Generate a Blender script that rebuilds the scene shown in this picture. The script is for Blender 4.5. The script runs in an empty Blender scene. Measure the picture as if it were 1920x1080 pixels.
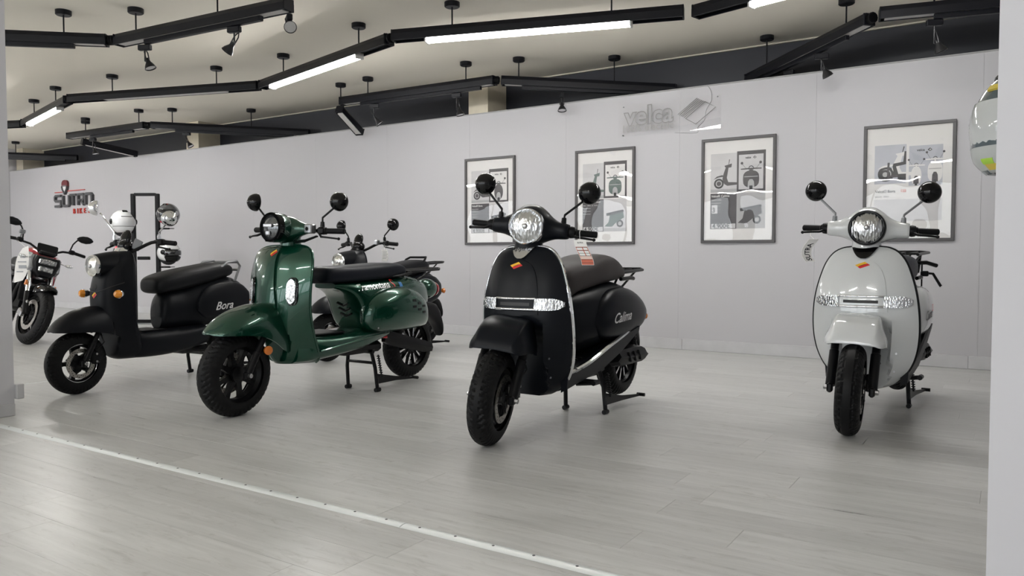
import bpy, bmesh, math, random
from math import sin, cos, pi, radians, sqrt, atan2
from mathutils import Vector, Matrix
from mathutils.bvhtree import BVHTree
random.seed(7)
sc = bpy.context.scene
COL = sc.collection

# ---------------------------------------------------------------- camera
cam_d = bpy.data.cameras.new('camera'); cam = bpy.data.objects.new('camera', cam_d); COL.objects.link(cam)
cam_d.sensor_width = 36.0; cam_d.sensor_fit = 'HORIZONTAL'
cam_d.lens = 1450.0 / 1920.0 * 36.0
cam_d.clip_start = 0.05
cam.location = (0, 0, 0.9)
cam.rotation_euler = (pi/2 - math.atan(58/1450.0), 0, atan2(1450.0, 2241.0))
sc.camera = cam
# ---------------------------------------------------------------- world, light, exposure
w = bpy.data.worlds.new('overcast_sky'); sc.world = w; w.use_nodes = True
WN = w.node_tree
bgn = WN.nodes['Background']; bgn.inputs[0].default_value = (0.90, 0.955, 1.0, 1); bgn.inputs[1].default_value = 6.0
sc.view_settings.view_transform = 'Standard'
sc.view_settings.look = 'None'
sc.view_settings.gamma = 1.0
sc.view_settings.use_curve_mapping = False
sc.view_settings.exposure = -0.33
TUBE = 105.0
RX0, RX1, RY0, RYB, RYD, ZC = -16.0, 3.2, -6.8, 7.2, 7.68, 2.95   # room: left, right, shop front, panelled wall, dark wall, ceiling
WINS = [(-15.4 + i*2.3, -15.4 + i*2.3 + 2.0) for i in range(8)]
WZ0, WZ1 = 0.35, 2.6
for i, (a, b) in enumerate(WINS):          # daylight portals in the shop windows
    ld = bpy.data.lights.new('window_portal', 'AREA'); ld.shape = 'RECTANGLE'; ld.size = b - a; ld.size_y = WZ1 - WZ0
    ld.cycles.is_portal = True
    lo = bpy.data.objects.new('window_portal', ld); COL.objects.link(lo)
    lo.location = ((a+b)/2, RY0 - 0.12, (WZ0+WZ1)/2); lo.rotation_euler = (pi/2, 0, 0)

# ---------------------------------------------------------------- materials
def S(h):
    h = h.lstrip('#'); c = [int(h[i:i+2], 16)/255 for i in (0, 2, 4)]
    return tuple(x/12.92 if x <= 0.04045 else ((x+0.055)/1.055)**2.4 for x in c)
MC = {}
def mat(name, col, rough=0.5, metal=0.0, coat=0.0, noise=None, bump=None, emit=None, spec=0.5):
    if name in MC: return MC[name]
    m = bpy.data.materials.new(name); m.use_nodes = True; nt = m.node_tree; N = nt.nodes; L = nt.links
    b = N['Principled BSDF']
    if isinstance(col, str): col = S(col)
    b.inputs['Base Color'].default_value = (*col, 1); b.inputs['Roughness'].default_value = rough
    b.inputs['Metallic'].default_value = metal; b.inputs['Specular IOR Level'].default_value = spec
    if coat: b.inputs['Coat Weight'].default_value = coat; b.inputs['Coat Roughness'].default_value = 0.04
    if emit: b.inputs['Emission Color'].default_value = (*emit[0], 1); b.inputs['Emission Strength'].default_value = emit[1]
    sca, amt = noise or (9.0, 0.12)
    tc = N.new('ShaderNodeTexCoord'); nz = N.new('ShaderNodeTexNoise'); nz.inputs['Scale'].default_value = sca; nz.inputs['Detail'].default_value = 4
    L.new(tc.outputs['Object'], nz.inputs['Vector'])
    mr = N.new('ShaderNodeMapRange'); mr.inputs[3].default_value = 1-amt; mr.inputs[4].default_value = 1+amt; L.new(nz.outputs[0], mr.inputs[0])
    mx = N.new('ShaderNodeMix'); mx.data_type = 'RGBA'; mx.blend_type = 'MULTIPLY'; mx.inputs[0].default_value = 1
    mx.inputs[6].default_value = (*col, 1); L.new(mr.outputs[0], mx.inputs[7]); L.new(mx.outputs[2], b.inputs['Base Color'])
    if bump:
        bs, st, dist = bump
        n2 = N.new('ShaderNodeTexNoise'); n2.inputs['Scale'].default_value = bs; n2.inputs['Detail'].default_value = 3; L.new(tc.outputs['Object'], n2.inputs['Vector'])
        bp = N.new('ShaderNodeBump'); bp.inputs['Strength'].default_value = st; bp.inputs['Distance'].default_value = dist
        L.new(n2.outputs[0], bp.inputs['Height']); L.new(bp.outputs[0], b.inputs['Normal'])
    MC[name] = m; return m
def glassy(name, tint=(1, 1, 1), wavy=0.0, rough=0.0, f0=1.0, wscale=3.0):
    if name in MC: return MC[name]
    m = bpy.data.materials.new(name); m.use_nodes = True; nt = m.node_tree; N = nt.nodes; L = nt.links
    N.remove(N['Principled BSDF']); out = N['Material Output']
    tr = N.new('ShaderNodeBsdfTransparent'); tr.inputs[0].default_value = (*tint, 1)
    gl = N.new('ShaderNodeBsdfGlossy'); gl.inputs['Roughness'].default_value = rough
    fr = N.new('ShaderNodeFresnel'); ge = N.new('ShaderNodeNewGeometry'); ir = N.new('ShaderNodeMapRange')
    ir.inputs[3].default_value = 1.5; ir.inputs[4].default_value = 1/1.5; L.new(ge.outputs['Backfacing'], ir.inputs[0]); L.new(ir.outputs[0], fr.inputs[0])
    ml = N.new('ShaderNodeMath'); ml.operation = 'MULTIPLY'; ml.inputs[1].default_value = f0; ml.use_clamp = True
    L.new(fr.outputs[0], ml.inputs[0])
    mx = N.new('ShaderNodeMixShader'); L.new(ml.outputs[0], mx.inputs[0]); L.new(tr.outputs[0], mx.inputs[1]); L.new(gl.outputs[0], mx.inputs[2]); L.new(mx.outputs[0], out.inputs[0])
    if wavy:
        tc = N.new('ShaderNodeTexCoord'); nz = N.new('ShaderNodeTexNoise'); nz.inputs['Scale'].default_value = wscale; nz.inputs['Detail'].default_value = 1.0
        oi = N.new('ShaderNodeObjectInfo'); ad = N.new('ShaderNodeVectorMath'); ad.operation = 'ADD'
        L.new(tc.outputs['Object'], ad.inputs[0]); L.new(oi.outputs['Random'], ad.inputs[1]); L.new(ad.outputs[0], nz.inputs['Vector'])
        bp = N.new('ShaderNodeBump'); bp.inputs['Strength'].default_value = 1.0; bp.inputs['Distance'].default_value = wavy
        L.new(nz.outputs[0], bp.inputs['Height']); L.new(bp.outputs[0], gl.inputs['Normal'])
    MC[name] = m; return m
def lensmat(name, col=(0.58, 0.59, 0.6), scale=60.0):
    if name in MC: return MC[name]
    m = mat(name, col, 0.2, 1.0, 0.6); nt = m.node_tree; N = nt.nodes; L = nt.links; b = N['Principled BSDF']
    tc = N.new('ShaderNodeTexCoord'); v = N.new('ShaderNodeTexVoronoi'); v.inputs['Scale'].default_value = scale
    mp = N.new('ShaderNodeMapping'); mp.inputs['Scale'].default_value = (1.6, 1, 0.55); L.new(tc.outputs['Object'], mp.inputs[0]); L.new(mp.outputs[0], v.inputs['Vector'])
    bp = N.new('ShaderNodeBump'); bp.inputs['Strength'].default_value = 1.0; bp.inputs['Distance'].default_value = 0.0035
    L.new(v.outputs['Distance'], bp.inputs['Height']); L.new(bp.outputs[0], b.inputs['Normal'])
    return m
M_satin = mat('satin_black_paint', (0.0055, 0.0065, 0.009), 0.33, 0.0, 0.0, bump=(700, 0.06, 0.001), spec=0.14)
M_matte = mat('matte_black_paint', (0.0055, 0.0062, 0.0082), 0.40, bump=(700, 0.06, 0.001), spec=0.14)
M_gloss = mat('gloss_black', (0.004, 0.004, 0.0045), 0.10, 0, 0.55, spec=0.02)
M_plast = mat('black_plastic', (0.007, 0.007, 0.008), 0.40, bump=(500, 0.1, 0.001), spec=0.14)
M_under = mat('black_chassis_steel', (0.004, 0.004, 0.0048), 0.34, spec=0.2)
M_white = mat('white_gloss_paint', (0.63, 0.645, 0.65), 0.16, 0, 1.0, noise=(3, 0.02))
M_green = mat('metallic_green_paint', (0.001, 0.046, 0.025), 0.24, 0.5, 0.75, noise=(900, 0.25))
M_rubber = mat('tyre_rubber', (0.007, 0.007, 0.0075), 0.5, bump=(300, 0.15, 0.001), spec=0.14)
M_grip = mat('grip_rubber', (0.006, 0.006, 0.0068), 0.5, spec=.14)
M_chrome = mat('chrome', (0.82, 0.83, 0.85), 0.06, 1.0)
M_steel = mat('brushed_steel', (0.46, 0.46, 0.47), 0.28, 1.0)
M_rotor = mat('rotor_steel', (0.42, 0.40, 0.37), 0.32, 1.0)
M_rim = mat('polished_rim', (0.6, 0.6, 0.62), 0.18, 1.0)
M_seatb = mat('black_seat_vinyl', (0.009, 0.0095, 0.011), 0.45, bump=(350, 0.25, 0.001), spec=0.14)
M_seatg = mat('brown_grey_seat_vinyl', (0.052, 0.046, 0.046), 0.55, bump=(350, 0.25, 0.001), spec=0.14)
M_seatn = mat('navy_seat_vinyl', (0.011, 0.013, 0.019), 0.42, bump=(350, 0.25, 0.001), spec=0.14)
M_amber = mat('amber_lens', (0.75, 0.27, 0.012), 0.15, 0.0, 1.0, bump=(160, 0.6, 0.002))
M_ambro = mat('orange_reflector', (0.6, 0.16, 0.01), 0.2, 0.0, 1.0, bump=(260, 0.6, 0.002))
M_red = mat('red_lens', (0.45, 0.02, 0.03), 0.15, 0, 1.0)
M_lens = lensmat('faceted_lens')
M_lens2 = lensmat('ribbed_signal_lens', (0.78, 0.8, 0.82), 110.0)
M_clear = glassy('clear_glass', f0=1.3)
M_mirror = mat('mirror_glass', (0.85, 0.86, 0.88), 0.02, 1.0)
M_yel = mat('sticker_yellow', '#e8b52a', 0.35); M_stred = mat('sticker_red', '#cf2229', 0.35)
M_ink = mat('black_ink', (0.012, 0.012, 0.013), 0.5)
M_silver = mat('silver_lettering', (0.78, 0.78, 0.79), 0.25, 0.4)
M_paper = mat('white_paper', '#e9e7e4', 0.6); M_pink = mat('tag_red', '#c9684f', 0.6)
M_redp = mat('red_gloss_paint', '#b4122a', 0.2, 0, 1.0)
M_greyp = mat('grey_paint', (0.2, 0.205, 0.215), 0.35, 0.3)
M_lit = mat('lit_diffuser', (0.9, 0.9, 0.9), 0.4, emit=((1.0, 0.985, 0.96), TUBE))
M_unlit = mat('unlit_diffuser', '#b9b7b4', 0.35)
M_rail = mat('black_rail', (0.0045, 0.0048, 0.0075), 0.38, spec=0.22)

# ---------------------------------------------------------------- mesh builder
class B:
    def __init__(s, M=None): s.v = []; s.f = []; s.M = M
    def add(s, vs, fs, M=None):
        o = len(s.v); m = s.M @ M if (s.M and M) else (s.M or M)
        s.v += [tuple(m @ Vector(p)) for p in vs] if m else [tuple(p) for p in vs]
        s.f += [tuple(i+o for i in f) for f in fs]; return s
    def box(s, c, d, rot=None, ch=0.0):
        x, y, z = d[0]/2, d[1]/2, d[2]/2
        M = Matrix.Translation(c)
        if rot: M = M @ (rot if isinstance(rot, Matrix) else Matrix.Rotation(rot[2], 4, 'Z') @ Matrix.Rotation(rot[1], 4, 'Y') @ Matrix.Rotation(rot[0], 4, 'X'))
        if ch:
            c_ = min(ch, x*.98, y*.98, z*.98); rings = []
            for zz, k in ((-z, 1), (-z+c_, 0), (z-c_, 0), (z, 1)):
                a, b_ = x-c_*k, y-c_*k; q = c_*(0.45 if k else 1.0)
                rings.append([(-a+q, -b_, zz), (a-q, -b_, zz), (a, -b_+q, zz), (a, b_-q, zz), (a-q, b_, zz), (-a+q, b_, zz), (-a, b_-q, zz), (-a, -b_+q, zz)])
            return s.loft(rings, M=M)
        vs = [(i*x, j*y, k*z) for i in (-1, 1) for j in (-1, 1) for k in (-1, 1)]
        return s.add(vs, [(0, 1, 3, 2), (4, 6, 7, 5), (0, 4, 5, 1), (2, 3, 7, 6), (0, 2, 6, 4), (1, 5, 7, 3)], M)
    def loft(s, rings, cap=True, closed=True, M=None, loop=False):
        n = len(rings[0]); vs = [p for r in rings for p in r]; fs = []
        R = len(rings)
        for i in range(R if loop else R-1):
            k = (i+1) % R
            for j in range(n if closed else n-1):
                j2 = (j+1) % n; fs.append((i*n+j, i*n+j2, k*n+j2, k*n+j))
        if cap and not loop:
            for r, base in ((rings[0], 0), (rings[-1], (R-1)*n)):
                c = tuple(sum(p[q] for p in r)/n for q in range(3)); vs.append(c); ci = len(vs)-1
                for j in range(n): fs.append((ci, base+j, base+(j+1) % n))
        return s.add(vs, fs, M)
    def tube(s, pts, r, n=8, cap=True, closed=False):
        P = [Vector(p) for p in pts]; rr = r if isinstance(r, (list, tuple)) else [r]*len(P)
        up = None; rings = []
        for i, p in enumerate(P):
            if closed: t = P[(i+1) % len(P)] - P[i-1]
            else: t = (P[min(i+1, len(P)-1)] - P[max(i-1, 0)])
            t.normalize()
            if up is None:
                up = Vector((0, 0, 1)) if abs(t.z) < .9 else Vector((1, 0, 0))
            a = t.cross(up).normalized(); b = a.cross(t).normalized(); up = b
            rings.append([tuple(p + rr[i]*(a*cos(2*pi*k/n) + b*sin(2*pi*k/n))) for k in range(n)])
        return s.loft(rings, cap=cap, loop=closed)
    def lathe(s, prof, c=(0, 0, 0), axis='x', n=32, dirm=None):
        """prof: (h along axis, radius)"""
        if dirm is not None:
            q = Vector(dirm).normalized().to_track_quat('X', 'Z').to_matrix().to_4x4()
        else: q = {'x': Matrix.Identity(4), 'y': Matrix.Rotation(pi/2, 4, 'Z'), 'z': Matrix.Rotation(-pi/2, 4, 'Y')}[axis]
        rings = [[(h, r*cos(2*pi*k/n), r*sin(2*pi*k/n)) for k in range(n)] for h, r in prof]
        return s.loft(rings, cap=True, M=Matrix.Translation(c) @ q)
    def ring(s, prof, c=(0, 0, 0), n=32, dirm=(1, 0, 0)):
        q = Vector(dirm).normalized().to_track_quat('X', 'Z').to_matrix().to_4x4()
        rings = [[(h, r*cos(2*pi*k/n), r*sin(2*pi*k/n)) for h, r in prof] for k in range(n)]
        return s.loft(rings, cap=False, loop=True, M=Matrix.Translation(c) @ q)
    def ell(s, c, r, n=20, m=12, rot=None):
        rings = []
        for i in range(m+1):
            a = pi*(i/m); rr = max(sin(a), 0.02)
            rings.append([(r[0]*rr*cos(2*pi*k/n), r[1]*rr*sin(2*pi*k/n), -r[2]*cos(a)) for k in range(n)])
        M = Matrix.Translation(c)
        if rot: M = M @ rot
        return s.loft(rings, M=M)
    def prism(s, poly, h0, h1, M=None):
        """poly in (x,z); extruded along y from h0 to h1"""
        n = len(poly)
        vs = [(p[0], h0, p[1]) for p in poly] + [(p[0], h1, p[1]) for p in poly]
        fs = [tuple(range(n)), tuple(range(2*n-1, n-1, -1))] + [(i, (i+1) % n, n+(i+1) % n, n+i) for i in range(n)]
        return s.add(vs, fs, M)
    def mesh(s, name, ang=35):
        me = bpy.data.meshes.new(name); me.from_pydata(s.v, [], s.f)
        bm = bmesh.new(); bm.from_mesh(me)
        bmesh.ops.recalc_face_normals(bm, faces=bm.faces)
        lim = radians(ang)
        for f in bm.faces: f.smooth = True
        for e in bm.edges:
            if len(e.link_faces) == 2 and e.calc_face_angle(0) > lim: e.smooth = False
        bm.to_mesh(me); bm.free(); return me
    def obj(s, name, m, parent=None, label=None, ang=35, kind=None):
        me = s.mesh(name, ang); me.materials.append(m)
        o = bpy.data.objects.new(name, me); COL.objects.link(o)
        if parent: o.parent = parent
        if label: o['label'] = label
        if kind: o['kind'] = kind
        return o
    def bvh(s): return BVHTree.FromPolygons([Vector(p) for p in s.v], s.f)
def thing(name, label, cat, loc=(0, 0, 0), rot=(0, 0, 0), group=None):
    o = bpy.data.objects.new(name, None); COL.objects.link(o); o.location = loc; o.rotation_euler = rot; o.empty_display_size = .1
    o['label'] = label; o['category'] = cat
    if group: o['group'] = group
    return o
def tag(o, label, cat, group=None):
    o['label'] = label; o['category'] = cat
    if group: o['group'] = group
    return o
def struct(o): o['kind'] = 'structure'; return o
def dens(tab, k=4):
    out = []; n = len(tab)
    for i in range(n-1):
        p0, p1, p2, p3 = tab[max(i-1, 0)], tab[i], tab[i+1], tab[min(i+2, n-1)]
        for j in range(k):
            t = j/k
            out.append(tuple(0.5*((2*b) + (-a+c)*t + (2*a-5*b+4*c-d)*t*t + (-a+3*b-3*c+d)*t**3) for a, b, c, d in zip(p0, p1, p2, p3)))
    out.append(tuple(tab[-1])); return out
def smooth(a, b, x):
    t = max(0, min(1, (x-a)/(b-a))); return t*t*(3-2*t)
def sect(y, cx, hw, zb, zt, n=2.4, N=28, ax='y'):
    zc, hz = (zb+zt)/2, (zt-zb)/2; out = []
    for k in range(N):
        a = 2*pi*k/N; c, s_ = cos(a), sin(a)
        x = cx + hw*math.copysign(abs(c)**(2/n), c); z = zc + hz*math.copysign(abs(s_)**(2/n), s_)
        out.append((x, y, z) if ax == 'y' else (y, x, z))
    return out
def loft_y(tab, n=2.4, k=4, cx=0.0, N=28, M=None):
    """tab rows: (y, half width, z bottom, z top)"""
    b = B(M); b.loft([sect(r[0], cx, max(r[1], .002), r[2], max(r[3], r[2]+.002), n, N) for r in dens(tab, k)]); return b
def text_geo(body, size=1.0, shear=0.0, ext=0.0, bevel=0.0, outline=False, space=1.0, res=3, bold=0.0):
    cu = bpy.data.curves.new('t', 'FONT'); cu.body = body; cu.size = size; cu.shear = shear; cu.extrude = ext; cu.resolution_u = res
    cu.space_character = space; cu.offset = bold
    if outline: cu.fill_mode = 'NONE'; cu.bevel_depth = bevel; cu.bevel_resolution = 1
    o = bpy.data.objects.new('t', cu); COL.objects.link(o)
    dg = bpy.context.evaluated_depsgraph_get(); dg.update()
    me = o.evaluated_get(dg).to_mesh()
    vs = [tuple(v.co) for v in me.vertices]; fs = [tuple(p.vertices) for p in me.polygons]
    o.evaluated_get(dg).to_mesh_clear(); bpy.data.objects.remove(o); bpy.data.curves.remove(cu)
    x0 = min(v[0] for v in vs); x1 = max(v[0] for v in vs); y0 = min(v[1] for v in vs); y1 = max(v[1] for v in vs)
    return vs, fs, (x0, x1, y0, y1)
def project(vs, tree, d, lift=0.0015, back=1.5):
    d = Vector(d).normalized(); out = []; last = None
    for v in vs:
        p = Vector(v) - d*back; h = tree.ray_cast(p, d)
        if h[0] is not None: last = (h[0]-p).length; out.append(tuple(h[0] - d*lift))
        else: out.append(tuple(p + d*((last or back)-lift)))
    return out
def decal_grid(outline_fn, tree, d, nu=8, nv=8, lift=0.0015, thick=0.0):
    """outline_fn(u,v) -> point for u,v in 0..1, draped on the tree along d"""
    b = B(); P = [outline_fn(i/nu, j/nv) for j in range(nv+1) for i in range(nu+1)]
    top = project(P, tree, d, lift+thick); fs = []
    for j in range(nv):
        for i in range(nu):
            a = j*(nu+1)+i; fs.append((a, a+1, a+nu+2, a+nu+1))
    b.add(top, fs)
    if thick:
        bot = project(P, tree, d, -0.004); n = len(top)
        edge = [i for i in range(nu+1)] + [j*(nu+1)+nu for j in range(1, nv+1)] + [nv*(nu+1)+i for i in range(nu-1, -1, -1)] + [j*(nu+1) for j in range(nv-1, 0, -1)]
        vs = [top[i] for i in edge] + [bot[i] for i in edge]; m = len(edge)
        b.add(vs, [(i, (i+1) % m, m+(i+1) % m, m+i) for i in range(m)])
    return b

# ================================================================ the setting
def plain(name, x0, x1, y0, y1, z0, z1, m, parent=None, kind=True):
    b = B(); b.box(((x0+x1)/2, (y0+y1)/2, (z0+z1)/2), (x1-x0, y1-y0, z1-z0)); o = b.obj(name, m, parent)
    if kind and not parent: struct(o)
    return o
M_wall = mat('white_wall_paint', (0.435, 0.428, 0.446), 0.5, noise=(0.6, 0.03), bump=(120, 0.05, 0.002))
M_wallb = mat('painted_backing', (0.28, 0.28, 0.28), 0.7)
M_ceil = mat('cream_ceiling_plaster', (0.86, 0.815, 0.715), 0.8, noise=(0.7, 0.05), bump=(160, 0.15, 0.003))
M_dark = mat('dark_navy_wall', (0.009, 0.0105, 0.018), 0.5, noise=(1.5, 0.1))
M_cream = mat('cream_column_paint', (0.55, 0.5, 0.40), 0.7)
M_pier = mat('pillar_white_paint', (0.52, 0.515, 0.54), 0.5, noise=(1.0, 0.02))
M_base = mat('white_skirting', (0.47, 0.468, 0.48), 0.4)
M_alu = mat('aluminium_strip', (0.74, 0.77, 0.77), 0.4, 0.3, noise=(14, 0.06))
M_frame = mat('dark_window_frame', (0.05, 0.05, 0.055), 0.4)

# floor planks: wood-look boards, grain in the material, joints in the geometry
def floor_material():
    m = bpy.data.materials.new('pale_wood_plank'); m.use_nodes = True; nt = m.node_tree; N = nt.nodes; L = nt.links; b = N['Principled BSDF']
    geo = N.new('ShaderNodeNewGeometry'); oi = N.new('ShaderNodeObjectInfo')
    rs = N.new('ShaderNodeMath'); rs.operation = 'ADD'; L.new(geo.outputs['Random Per Island'], rs.inputs[0]); L.new(oi.outputs['Random'], rs.inputs[1])
    rf = N.new('ShaderNodeMath'); rf.operation = 'FRACT'; L.new(rs.outputs[0], rf.inputs[0])
    off = N.new('ShaderNodeCombineXYZ'); sc_ = N.new('ShaderNodeMath'); sc_.operation = 'MULTIPLY'; sc_.inputs[1].default_value = 37.0
    L.new(rf.outputs[0], sc_.inputs[0]); L.new(sc_.outputs[0], off.inputs[0]); L.new(sc_.outputs[0], off.inputs[2])
    ad = N.new('ShaderNodeVectorMath'); ad.operation = 'ADD'; L.new(geo.outputs['Position'], ad.inputs[0]); L.new(off.outputs[0], ad.inputs[1])
    def noise(scale, vec, det, rough=0.6, dist=0.0):
        mp = N.new('ShaderNodeMapping'); mp.inputs['Scale'].default_value = vec; L.new(ad.outputs[0], mp.inputs[0])
        n = N.new('ShaderNodeTexNoise'); n.inputs['Scale'].default_value = scale; n.inputs['Detail'].default_value = det; n.inputs['Roughness'].default_value = rough; n.inputs['Distortion'].default_value = dist
        L.new(mp.outputs[0], n.inputs['Vector']); return n
    n1 = noise(2.0, (1.0, 14.0, 1), 6, 0.65, 0.3); n2 = noise(5.0, (1.4, 5.0, 1), 4, 0.6, 1.6); n3 = noise(0.55, (1, 1, 1), 2)
    cr = N.new('ShaderNodeValToRGB'); e = cr.color_ramp.elements; e[0].position = 0.25; e[0].color = (0.39, 0.39, 0.381, 1); e[1].position = 0.72; e[1].color = (0.545, 0.545, 0.534, 1)
    L.new(n1.outputs[0], cr.inputs[0])
    c2 = N.new('ShaderNodeValToRGB'); e = c2.color_ramp.elements; e[0].position = 0.3; e[0].color = (0.80, 0.79, 0.78, 1); e[1].position = 0.44; e[1].color = (1, 1, 1, 1); L.new(n2.outputs[0], c2.inputs[0])
    mx = N.new('ShaderNodeMix'); mx.data_type = 'RGBA'; mx.blend_type = 'MULTIPLY'; mx.inputs[0].default_value = 0.8; L.new(cr.outputs[0], mx.inputs[6]); L.new(c2.outputs[0], mx.inputs[7])
    mr = N.new('ShaderNodeMapRange'); mr.inputs[3].default_value = 0.93; mr.inputs[4].default_value = 1.06; L.new(rf.outputs[0], mr.inputs[0])
    m2 = N.new('ShaderNodeMix'); m2.data_type = 'RGBA'; m2.blend_type = 'MULTIPLY'; m2.inputs[0].default_value = 1; L.new(mx.outputs[2], m2.inputs[6]); L.new(mr.outputs[0], m2.inputs[7])
    L.new(m2.outputs[2], b.inputs['Base Color'])
    r2 = N.new('ShaderNodeMapRange'); r2.inputs[3].default_value = 0.22; r2.inputs[4].default_value = 0.40; L.new(n1.outputs[0], r2.inputs[0]); L.new(r2.outputs[0], b.inputs['Roughness'])
    bp = N.new('ShaderNodeBump'); bp.inputs['Strength'].default_value = 0.25; bp.inputs['Distance'].default_value = 0.002; L.new(n1.outputs[0], bp.inputs['Height']); L.new(bp.outputs[0], b.inputs['Normal'])
    return m
M_floor = floor_material()
floor = struct(plain('floor', RX0, RX1, RY0, 7.75, -0.12, -0.006, mat('dark_subfloor', (0.10, 0.095, 0.09), 0.8)))
PL, PW, GAP = 1.24, 0.185, 0.0007
def plank_into(b, x0, x1, y0, y1):
    c = 0.0008
    vs = [(x0, y0, -0.006), (x1, y0, -0.006), (x1, y1, -0.006), (x0, y1, -0.006), (x0, y0, -c*.5), (x1, y0, -c*.5), (x1, y1, -c*.5), (x0, y1, -c*.5),
          (x0+c, y0+c, 0), (x1-c, y0+c, 0), (x1-c, y1-c, 0), (x0+c, y1-c, 0)]
    fs = [(8, 9, 10, 11)] + [(i, (i+1) % 4, 4+(i+1) % 4, 4+i) for i in range(4)] + [(4+i, 4+(i+1) % 4, 8+(i+1) % 4, 8+i) for i in range(4)]
    b.add(vs, fs)
FW, RT = Vector((-sin(atan2(1450, 2241)), cos(atan2(1450, 2241)))), Vector((cos(atan2(1450, 2241)), sin(atan2(1450, 2241))))
def seen(x, y):
    d = x*FW.x + y*FW.y; l = x*RT.x + y*RT.y
    if d < 0.8: return None
    px = 960 + 1450*l/d; py = 482 + 1450*0.9/d
    return d if (-260 < px < 1960 and py < 1200) else None
cells = []; rng = random.Random(3)
def rows(y0, y1):
    y = y0
    while y < y1 - 0.02:
        ye = min(y + PW, y1); x = RX0 - rng.random()*PL
        while x < RX1 - 0.01:
            xa, xb = max(x, RX0), min(x+PL, RX1)
            if xb - xa > 0.01: cells.append((xa + GAP/2, xb - GAP/2, y + GAP/2, ye - GAP/2))
            x += PL
        y += PW
rows(RY0, 1.93); rows(1.975, RYB)
vis = []
for c in cells:
    ds = [seen(x, y) for x in (c[0], (c[0]+c[1])/2, c[1]) for y in (c[2], c[3])]; ds = [d for d in ds if d]
    if ds: vis.append((min(ds), c))
vis.sort(key=lambda t: t[0]); near = [c for _, c in vis[:290]]; ns = set(near); shared = {}
for c in near:
    L_, W_ = round(c[1]-c[0], 4), round(c[3]-c[2], 4)
    if (L_, W_) not in shared:
        b = B(); plank_into(b, -L_/2, L_/2, -W_/2, W_/2); me = b.mesh('plank', 8); me.materials.append(M_floor); shared[(L_, W_)] = me
    o = bpy.data.objects.new('plank', shared[(L_, W_)]); COL.objects.link(o); o.location = ((c[0]+c[1])/2, (c[2]+c[3])/2, 0); o.parent = floor
b = B()
for c in cells:
    if c not in ns: plank_into(b, *c)
b.obj('planking', M_floor, floor, kind='stuff', ang=8)

# threshold strip across the floor, with screws
tr = struct(plain('trim_1', RX0, RX1, 1.931, 1.974, -0.006, 0.0005, M_alu))
for xa, xb in ((-6.0, -3.045), (-3.043, -1.696), (-1.692, 1.2)):
    b = B(); n = 2
    prof = [(1.929, 0.0005), (1.933, 0.003), (1.945, 0.0062), (1.960, 0.0062), (1.972, 0.003), (1.976, 0.0005)]
    b.loft([[(x, p[0], p[1]) for p in prof] for x in (xa, xb)], closed=True); b.obj('strip', M_alu, tr, ang=20)
x = -4.42
while x < -0.5:
    b = B(); b.lathe([(0.0058, .0048), (0.0072, .0045), (0.0074, .002)], (x, 1.953, 0), 'z', 10); b.obj('screw', M_frame, tr); x += 0.147
plain('trim_2', -5.862, -5.848, 2.2, 5.2, -0.006, 0.0012, M_alu)
# walls
wb = struct(plain('wall_back', RX0, RX1, RYB+0.012, RYB+0.09, 0, 2.515, M_wallb))
xs = [RX0] + [-1.475 + 1.253*k for k in range(-11, 4)] + [RX1]
for xa, xb in zip(xs[:-1], xs[1:]):
    if xb - xa < .05: continue
    b = B(); b.box(((xa+xb)/2, RYB+0.006, 1.2575), (xb-xa-0.0012, 0.012, 2.513)); b.obj('panel', M_wall, wb)
b = B(); b.box(((RX0+RX1)/2, RYB+0.045, 2.521), (RX1-RX0, 0.094, 0.010)); b.obj('top_edge', mat('grey_edge', (0.3, 0.3, 0.3), 0.5), wb)
bb = struct(plain('baseboard_back', RX0, RX1, RYB-0.009, RYB, 0, 0.03, M_base))
xs = [RX0] + [-0.283 - 2.4*k for k in range(6, -1, -1)] + [2.1, RX1]
for xa, xb in zip(xs[:-1], xs[1:]):
    b = B(); b.box(((xa+xb)/2, RYB-0.006, 0.053), (xb-xa-0.002, 0.012, 0.106), ch=0.003); b.obj('board', M_base, bb)
plain('wall_rear', RX0, RX1, RYD, RYD+0.12, 0, ZC, M_dark)
wl = plain('wall_left', RX0-0.12, RX0, RY0, RYD, 0, ZC, M_wall)
plain('wall_right', RX1, RX1+0.12, RY0, RYD, 0, ZC, M_wall)
plain('ceiling', RX0-0.12, RX1+0.12, RY0-0.12, RYD+0.12, ZC, ZC+0.12, M_ceil)
plain('trim_3', RX0, RX1, RYD-0.03, RYD, ZC-0.014, ZC, mat('ceiling_edge', (0.5, 0.47, 0.4), 0.6))
for i, (xa, xb) in enumerate(((-5.32, -5.05), (-10.66, -10.36), (-15.95, -15.7), (0.0, 0.27))):
    o = plain('column', xa, xb, RYB+0.10, RYD, 0, ZC, M_cream)
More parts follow.
